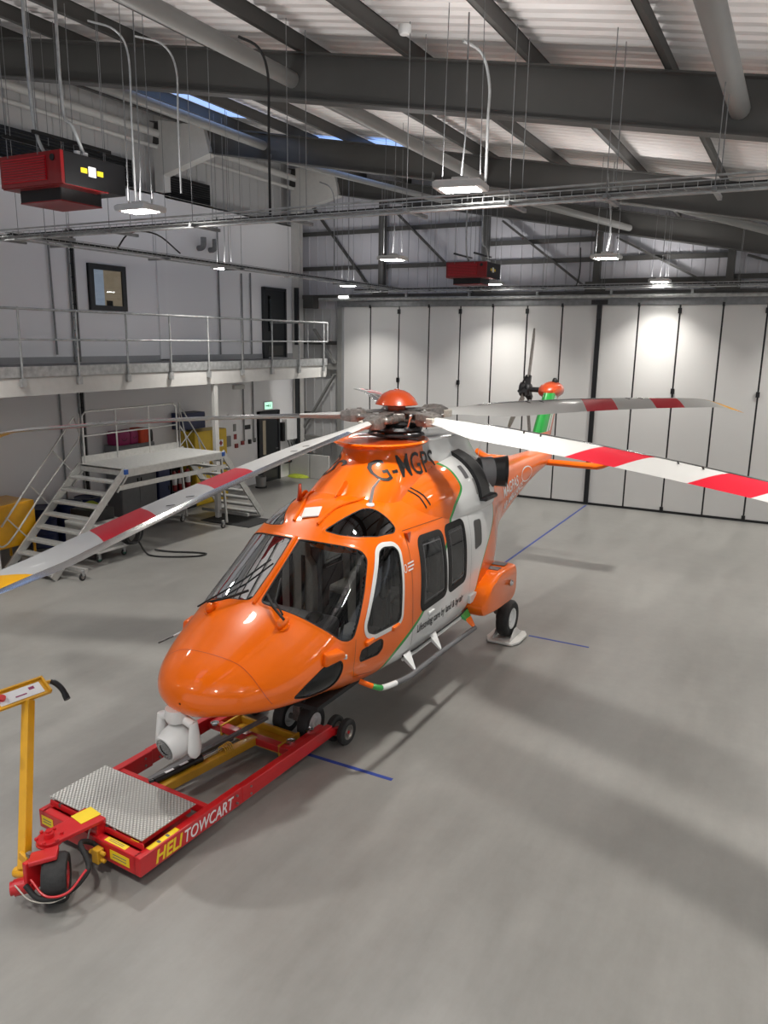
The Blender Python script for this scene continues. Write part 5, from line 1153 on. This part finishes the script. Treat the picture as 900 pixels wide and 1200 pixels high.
for k,(x,y) in enumerate(((-14.5,15.45),(-14.5,15.70),(-14.5,15.98))):
    extinguisher((x,y,.55),'red fire extinguisher on the dark stand beside the blue cabinet, %s'%('nearest the blue cabinet','middle one','nearest the yellow cabinet')[k])
mb=MB(); mb.bb(-14.9,-14.35,15.3,16.14,.50,.55); mb.bb(-14.9,-14.35,15.3,16.14,0,.08); tag(mb.build('stand_shelf',black),'black shelf carrying the red fire extinguishers','shelf')
c=cab('flammables_cabinet',(-14.65,16.85,0),(1.35,.55,2.05),pm('cabinet_yellow',(.66,.44,.01),.42,noise=.04,coat=.2),'tall yellow flammables cabinet behind the white walkway post','cabinet')
mb=MB(); mb.bb(.292,.297,.30,.50,1.55,1.75); mb.build('flame_sign',inkwhite,c); 
mb=MB(); mb.prism([(.40,1.57),(.48,1.65),(.40,1.73),(.32,1.65)],'x',.297,.30); mb.build('hazard_diamond',extred,c); MB().bb(.292,.297,-.45,-.12,1.1,1.5).build('notice_sheet',inkwhite,c); mb=MB(); mb.prism([(.40,1.25),(.48,1.33),(.40,1.41),(.32,1.33)],'x',.297,.30); mb.build('hazard_diamond',redorange,c)
cab('wall_locker',(-14.85,16.5,2.1),(.9,.4,.45),bluecast,'dark blue locker on top behind the yellow cabinet','locker',1)
# yellow cabinet far left
c=cab('flammables_bin',(-13.98,9.9,0),(.95,.85,1.30),yellow,'yellow flammables bin on legs at the foot of the steps','storage bin',1,legs=.42)
tag(MB().loft([[(-14.1+r*math.cos(t),9.75+r*math.sin(t),z) for t in np.linspace(0,2*PI,16,endpoint=False)] for z,r in ((1.30,.07),(1.5,.07),(1.52,.04))]).build('paper_roll',inkwhite,smooth=True),'white paper roll standing on the yellow bin','paper roll')
for k,(x,y) in enumerate(((-14.45,11.25),(-14.40,11.92),(-14.5,12.55))):
    c=empty('oil_drum',(x,y,0),label='dark blue oil drum behind the steps, %s'%('nearest the yellow bin','middle of the three','farthest from the yellow bin')[k],cat='drum',group='blue drums by the wall')
    MB().lathe([(0,0),(.29,0),(.30,.02),(.29,.04),(.29,.30),(.302,.315),(.29,.33),(.29,.60),(.302,.615),(.29,.63),(.29,.86),(.302,.88),(.29,.88),(.285,.865),(0,.865)],n=36).build('drum_body',bluecast,c,smooth=True)
    MB().tube([(.296*math.cos(t),.296*math.sin(t),.88) for t in np.linspace(0,2*PI,36,endpoint=False)],.008,6,closed=True).build('drum_rim',galvdark,c,smooth=True)
    MB().cyl((.15,0,.865),(.15,0,.885),.03).build('drum_bung',black,c)
# ground power trolley
gp=empty('ground_power_trolley',(-12.75,11.25,0),label='white ground power trolley with coiled black lead under the steps',cat='trolley')
MB().bb(-.55,.45,-.42,.42,.20,.25).bb(-.52,-.48,-.4,.4,.25,.75).bb(.38,.42,.3,.38,.25,.7).bb(.38,.42,-.38,-.3,.25,.7).build('trolley_base',creamsteel,gp,bevel=.008)
MB().bb(-.52,.42,-.40,.40,.68,.80).build('top_shelf',creamsteel,gp,bevel=.01)
MB().bb(-.45,.2,-.3,.3,.80,1.05).build('power_unit',black,gp,bevel=.02)
mb=MB()
for k in range(7): mb.tube([(.58+.012*k+.03*math.sin(k*2),.36+.02*k-.06+(.22+.01*(k%3))*math.cos(t),.50+(.20+.012*(k%3))*math.sin(t)) for t in np.linspace(0,2*PI,22,endpoint=False)],.020,7,closed=True)
mb.build('coiled_lead',rubber,gp,smooth=True); MB().bar((.38,.34,.66),(.62,.36,.68),.04,.04).build('lead_hook',creamsteel,gp)
MB().loft([[(-.2+.2*math.cos(t)*k,.05+.14*math.sin(t)*k,z) for t in np.linspace(0,2*PI,12,endpoint=False)] for k,z in ((1,1.05),(.9,1.12),(.3,1.17))]).build('lime_gloves',hivis,gp,smooth=True)
for (x,y) in ((-.45,-.34),(.37,-.34),(-.45,.34),(.37,.34)):
    wheel('castor',.07,.035,(x,y,.07),gp,pm('castor_green',(.02,.16,.10),.5,noise=.05) if 'castor_green' not in MATS else MATS['castor_green'],'castor_hub'); MB().bar((x,y,.20),(x,y,.07),.06,.05,(1,0,0)).build('castor_fork',galv,gp)
pts=smooth_path([(-12.12,11.75,.32),(-12.02,11.85,.05),(-11.75,11.8,.02),(-11.35,11.95,.02),(-10.95,12.25,.02),(-10.9,12.5,.02),(-11.2,12.45,.02),(-11.65,12.25,.02),(-12.05,12.15,.03)],7)
thingtube('power_lead',pts,.018,rubber,'black lead looped on the floor beside the white trolley','cable')
tag(MB().bb(-13.15,-11.6,14.9,15.9,0,.018).build('floor_mat',rubber,bevel=.006),'black rubber mat on the floor at the foot of the far steps','mat')
# kit by the exit door
c=empty('wheeled_extinguisher',(-14.55,19.35,0),label='clear plastic tub on dark base left of the exit door',cat='tub'); MB().lathe([(0,.0),(.18,0),(.18,.05),(0,.06)],n=20).build('tub_base',black,c); MB().lathe([(.15,.05),(.17,.35),(.16,.36),(.14,.06)],n=20).build('tub_body',steellight,c,smooth=True)

# ================================================================ SERVICES UNDER THE ROOF
LSPREAD=106
UP=.37  # share of lamp energy given to the added upward fill
def highbay(loc,lab,rz=0,s=1,energy=260):
    c=empty('high_bay_light',loc,rz,label=lab,cat='hanging light',group='square high bay lights')
    MB().loft([[(a*k*s,b_*k*s,z) for a,b_ in round_poly([(-.26,-.2),(.26,-.2),(.26,.2),(-.26,.2)],.03,2)] for k,z in ((.97,0),(1,.02),(1,.055),(.9,.075))]).build('lamp_housing',lampwhite,c)
    MB().bb(-.19*s,.19*s,-.13*s,.13*s,-.006,.0).build('lamp_diffuser',lampglow,c)
    MB().bb(-.09*s,.09*s,-.06*s,.06*s,.075,.12).build('driver_box',lampwhite,c,bevel=.008)
    roof=ZR(loc[0])-loc[2]
    mb=MB()
    for a in (-.2,.2): mb.tube([(a*s,0,.07),(a*s,0,.10),(a*s*.9,0,roof+.1)],.0045,5)
    mb.tube([(0,0,.12),(.03,0,.5),(.02,.02,roof)],.008,6); mb.build('hanging_wires',galvdark,c)
    l=bpy.data.lights.new('high_bay_lamp','AREA'); l.shape='RECTANGLE'; l.size=.36*s; l.size_y=.24*s; l.energy=energy; l.color=(1,.965,.91); l.spread=math.radians(LSPREAD)
    lo=bpy.data.objects.new('high_bay_lamp',l); COL.objects.link(lo); lo.parent=c; lo.location=(0,0,-.012)
    l2=bpy.data.lights.new('added_fill_uplight','AREA'); l2.shape='RECTANGLE'; l2.size=.5; l2.size_y=.4; l2.energy=energy*UP; l2.color=(1,.97,.95)  # added fill light aimed up to brighten roof and walls, not a fixture part
    l3=bpy.data.objects.new('added_fill_uplight',l2); COL.objects.link(l3); l3.parent=c; l3.location=(0,0,.14); l3.rotation_euler=(PI,0,0)
    return c

E_=68
LL=[(-3.32,7.91,'above the middle of the hall, under the main cable tray'),(-7.55,7.67,'beside the nearer red heater'),(-7.32,14.12,'above the rotor hub, middle row'),(-3.42,15.2,'right of centre in the middle row'),(-3.42,21.35,'near the doors, rightmost'),(-7.73,20.94,'near the doors below the far heater'),(-12.1,20.5,'near the doors above the end of the walkway'),(-11.89,14.6,'over the walkway left of centre'),
 (.8,7.9,'right of the frame in the near row'),(.8,15.0,'right of the frame in the middle row'),(.8,21.3,'right of the frame near the doors'),(5,7.9,'far right in the near row'),(5,15,'far right in the middle row'),(5,21.3,'far right near the doors'),(-3.4,1.2,'over the camera side'),(-11.9,7.7,'left of the frame in the near row'),(-7.6,1.2,'over the camera side, left'),(-11.9,1.2,'over the camera side, far left'),(.8,1.2,'over the camera side, right'),(5,1.2,'over the camera side, far right')]
for x,y,lab in LL: highbay((x,y,6.12),'square high bay light '+lab,rz=.15 if (x,y)==(-3.32,7.91) else 0,energy=E_*(1.0))
tag(MB().box((-13.15,BY-.34,5.90),(.32,.12,.06)).build('track_lamp',pm('track_lamp_face',(.9,.9,.88),.5,emit=(1,1,.95),es=3)),'small white lamp on the left end of the door track','lamp')
def heater(loc,rz,lab,pipes=True):
    c=empty('unit_heater',loc,rz,label=lab,cat='heater',group='red and black ceiling heaters')
    W_,D_,H_=1.12,1.02,.38
    MB().bb(0,W_,.03,D_,0,H_).build('heater_case',black,c,bevel=.006)
    f=MB().bb(0,W_,-.02,.03,0,H_).bb(0,W_,0,D_-.3,-.012,.0).build('front_panel',extred,c,bevel=.004)
    MB().bb(.06,.86,-.035,-.02,.05,.33).build('grille_recess',maroon,f)
    mb=MB()
    for k in range(9): mb.bb(.06,.86,-.045,-.03,.06+k*.03,.075+k*.03)
    mb.build('grille_louvres',extred,f); MB().cyl((.98,-.03,.30),(.98,-.018,.30),.04,n=16).build('inspection_port',ink,f)
    MB().bb(.14,.90,.14,.80,-.16,-.0).build('burner_box',black,c,bevel=.01); MB().bb(.14,.90,.14,.80,-.17,-.155).build('burner_base',extred,c)
    s=MB().bb(W_+.0,W_+.006,.40,.52,.14,.26).build('rating_label',inkwhite,c); MB().bb(W_,W_+.005,.28,.38,.17,.23).bb(W_,W_+.005,.54,.64,.17,.23).build('caution_label',stickeryel,c)
    mb=MB(); mb.bb(.25,.29,-.15,D_+.05,H_+.18,H_+.22); mb.bb(.80,.84,-.15,D_+.05,H_+.18,H_+.22); mb.build('support_rails',black,c)
    roof=ZR(loc[0])-loc[2]
    mb=MB()
    for x in (.27,.82):
        for y in (-.1,.95): mb.tube([(x,y,H_-.05),(x,y,roof)],.006,5)
    mb.build('hanger_rods',galvdark,c)
    mb=MB(); mb.tube(smooth_path([(.5,.3,H_+.02),(.46,.2,H_+.3),(.46,.15,H_+.9),(.46,.15,roof)],6),.022,8); mb.tube(smooth_path([(.98,.5,H_),(.95,.35,H_+.35),(.85,.3,H_+.6),(.85,.3,roof)],6),.022,8); mb.build('gas_pipes',galv,c,smooth=True)
    mb=MB(); mb.cyl((1.0,.35,H_),(1.0,.35,H_+.06),.04); mb.cyl((1.0,.47,H_),(1.0,.47,H_+.06),.04); mb.build('pipe_collar',inkwhite,c,smooth=True); return c
heater((-9.38,7.12,6.42),math.radians(0),'large red and black ceiling heater hanging at the upper left')
heater((-8.49,19.45,6.20),0,'distant red and black ceiling heater in front of the gable wall')
# cable trays
def tray(nm,a,b_,w,lab,conduits=2,hang=(),arms=()):
    a=Vector(a);b_=Vector(b_); d=(b_-a); L=d.length; d.normalize(); side=Vector((-d.y,d.x,0))
    c=empty(nm,a,label=lab,cat='cable tray')
    mb=MB(); T=lambda s,o,z: d*s+side*o+Vector((0,0,z))
    for o in (-w/2,w/2):
        mb.bar(T(0,o,0),T(L,o,0),.008,.008); mb.bar(T(0,o,.055),T(L,o,.055),.010,.010)
    for o in (-w/4,0,w/4): mb.bar(T(0,o,0),T(L,o,0),.006,.006)
    mb.build('tray_sides',galv,c)
    mb=MB(); n=int(L/.12)
    for k in range(n):
        s=k*.12
        mb.bar(T(s,-w/2,0),T(s,w/2,0),.005,.005); mb.bar(T(s,-w/2,0),T(s,-w/2,.055),.005,.005,(1,0,0)); mb.bar(T(s,w/2,0),T(s,w/2,.055),.005,.005,(1,0,0))
    mb.build('tray_mesh',galv,c)
    mb=MB(); mb.tube([T(0,-.02,.02),T(L,-.02,.02)],.018,6); mb.tube([T(0,.04,.02),T(L,.04,.02)],.012,6); mb.build('tray_cables',rubber,c)
    mb=MB(); mb.tube([T(0,-w/2-.02,-.055),T(L,-w/2-.02,-.055)],.016,6)
    if conduits>1: mb.tube([T(0,-w/2-.02,.09),T(L,-w/2-.02,.09)],.012,6)
    mb.build('conduit',galv,c)
    for s in arms:
        mb=MB(); mb.bb(0,0,0,0,0,0); mb=MB(); mb.bar(T(s,-w/2-.12,-.04),T(s,w/2+.25,-.04),.04,.04); m=mb.build('support_channel',galvdark,c)
        mb=MB()
        for o in (-w/2-.06,w/2+.12):
            P=T(s,o,-.02); top_=ZR((a+P).x)-(a+P).z; mb.tube([P,P+Vector((0,0,top_))],.005,5)
        mb.build('threaded_rods',galvdark,m)
    return c
tray('cable_tray',(-13.3,8.4,6.05),(8.8,8.4,6.05),.22,'long wire cable tray crossing the hall under the nearest rafter',arms=[.6,1.35,2.2,3.3,4.6,6.1,7.6,9.2,10.4,11.4,12.4,14,16,18,20])
tray('cable_tray',(-10.75,8.2,6.04),(-10.75,21.2,6.04),.15,'wire cable tray running away along the left side towards the doors',1,arms=[1.0,3.2,5.4,7.6,9.8,12.2])
tray('cable_tray',(-12.5,21.6,6.06),(8.8,21.6,6.06),.12,'far cable tray along the gable above the folding doors',1,arms=[1,2.6,4.2,6,7.6,9.2,10.9,12.6,14])
# hanging conduits and flexes
def drop(x,y,z0,z1,r,mat,lab,bend=0):
    pts=[(x,y,z0),(x,y,z1-.1)]
    if bend: pts=smooth_path([(x,y,z0),(x,y,(z0+z1)/2),(x,y,z1-.35),(x-bend*.3,y-.1,z1-.08),(x-bend,y-.3,z1)],5)
    return thingtube('drop_conduit',pts,r,mat,lab,'conduit')
drop(-7.95,8.0,6.15,8.4,.013,galv,'pale conduit bending down beside the near left light',.35)
drop(-7.53,8.4,6.45,8.3,.013,galv,'pale conduit with bent top between the near left light and the black flex',.4)
drop(-3.2,8.3,6.2,7.55,.016,galv,'pale conduit with bent top beside the bright near light',.18)
drop(-6.09,8.4,6.1,8.05,.016,rubber,'black flex hanging from the roof tube to the main tray',.2)
drop(-9.75,15.9,6.1,8.0,.014,galvdark,'thin conduit hanging from the second rafter towards the tray',.2)
thingtube('hanging_flex',smooth_path([(-5.3,20.6,6.95),(-5.3,20.7,6.5),(-5.35,20.8,6.2),(-5.5,21.2,6.07)],5),.016,rubber,'black flex drooping to the far cable tray','cable')
thingtube('hanging_flex',smooth_path([(-10.75,10.3,6.05),(-10.9,10.8,6.4),(-10.75,11.3,6.42),(-10.75,11.9,6.15)],5),.014,rubber,'black flex arching above the left cable tray','cable')
thingtube('hanging_flex',smooth_path([(-3.42,15.2,6.25),(-3.35,15.1,6.6),(-3.45,15.15,7.3),(-3.5,15.2,7.6)],5),.010,galv,'pale flex hanging above the light right of centre','cable')
for k,(x,y,z,lab) in enumerate(((-7.95,7.0,8.42,'round white sensor under the roof above the near left light'),(-4.15,8.2,7.78,'round white sensor under the roof above the bright near light'))):
    o=MB().lathe([(0,0),(.05,0),(.07,.03),(.07,.09),(0,.10)],n=20).build('ceiling_sensor',lampwhite,smooth=True); o.location=(x,y,z); tag(o,lab,'sensor')

# ================================================================ CAMERA, WORLD, RENDER SETTINGS
cam=bpy.data.cameras.new('camera'); co=bpy.data.objects.new('camera',cam); COL.objects.link(co)
F=907.6252; cam.sensor_fit='VERTICAL'; cam.sensor_height=36; cam.sensor_width=27; cam.lens=F/1200*36
xr=Vector((0.88345994,0.46828004,0.014572)); yd=Vector((0.11447438,-0.1855988,-0.97593478)); zf=Vector((-0.45430623,0.8638674,-0.21757517))
co.matrix_world=Matrix(((xr.x,-yd.x,-zf.x,0),(xr.y,-yd.y,-zf.y,0),(xr.z,-yd.z,-zf.z,4.6),(0,0,0,1)))
cam.clip_start=.05; cam.clip_end=200
sc=bpy.context.scene; sc.camera=co
w=bpy.data.worlds.new('world'); sc.world=w; w.use_nodes=True; w.node_tree.nodes['Background'].inputs[0].default_value=(.93,.96,1,1); w.node_tree.nodes['Background'].inputs[1].default_value=.65
sc.view_settings.view_transform='Standard'; sc.view_settings.look='None'; sc.view_settings.exposure=0.12; sc.view_settings.gamma=1; sc.view_settings.use_curve_mapping=False
sc.cycles.use_denoising=True; sc.cycles.max_bounces=8; sc.cycles.transparent_max_bounces=12; sc.cycles.sample_clamp_indirect=6; sc.cycles.caustics_reflective=False; sc.cycles.caustics_refractive=False
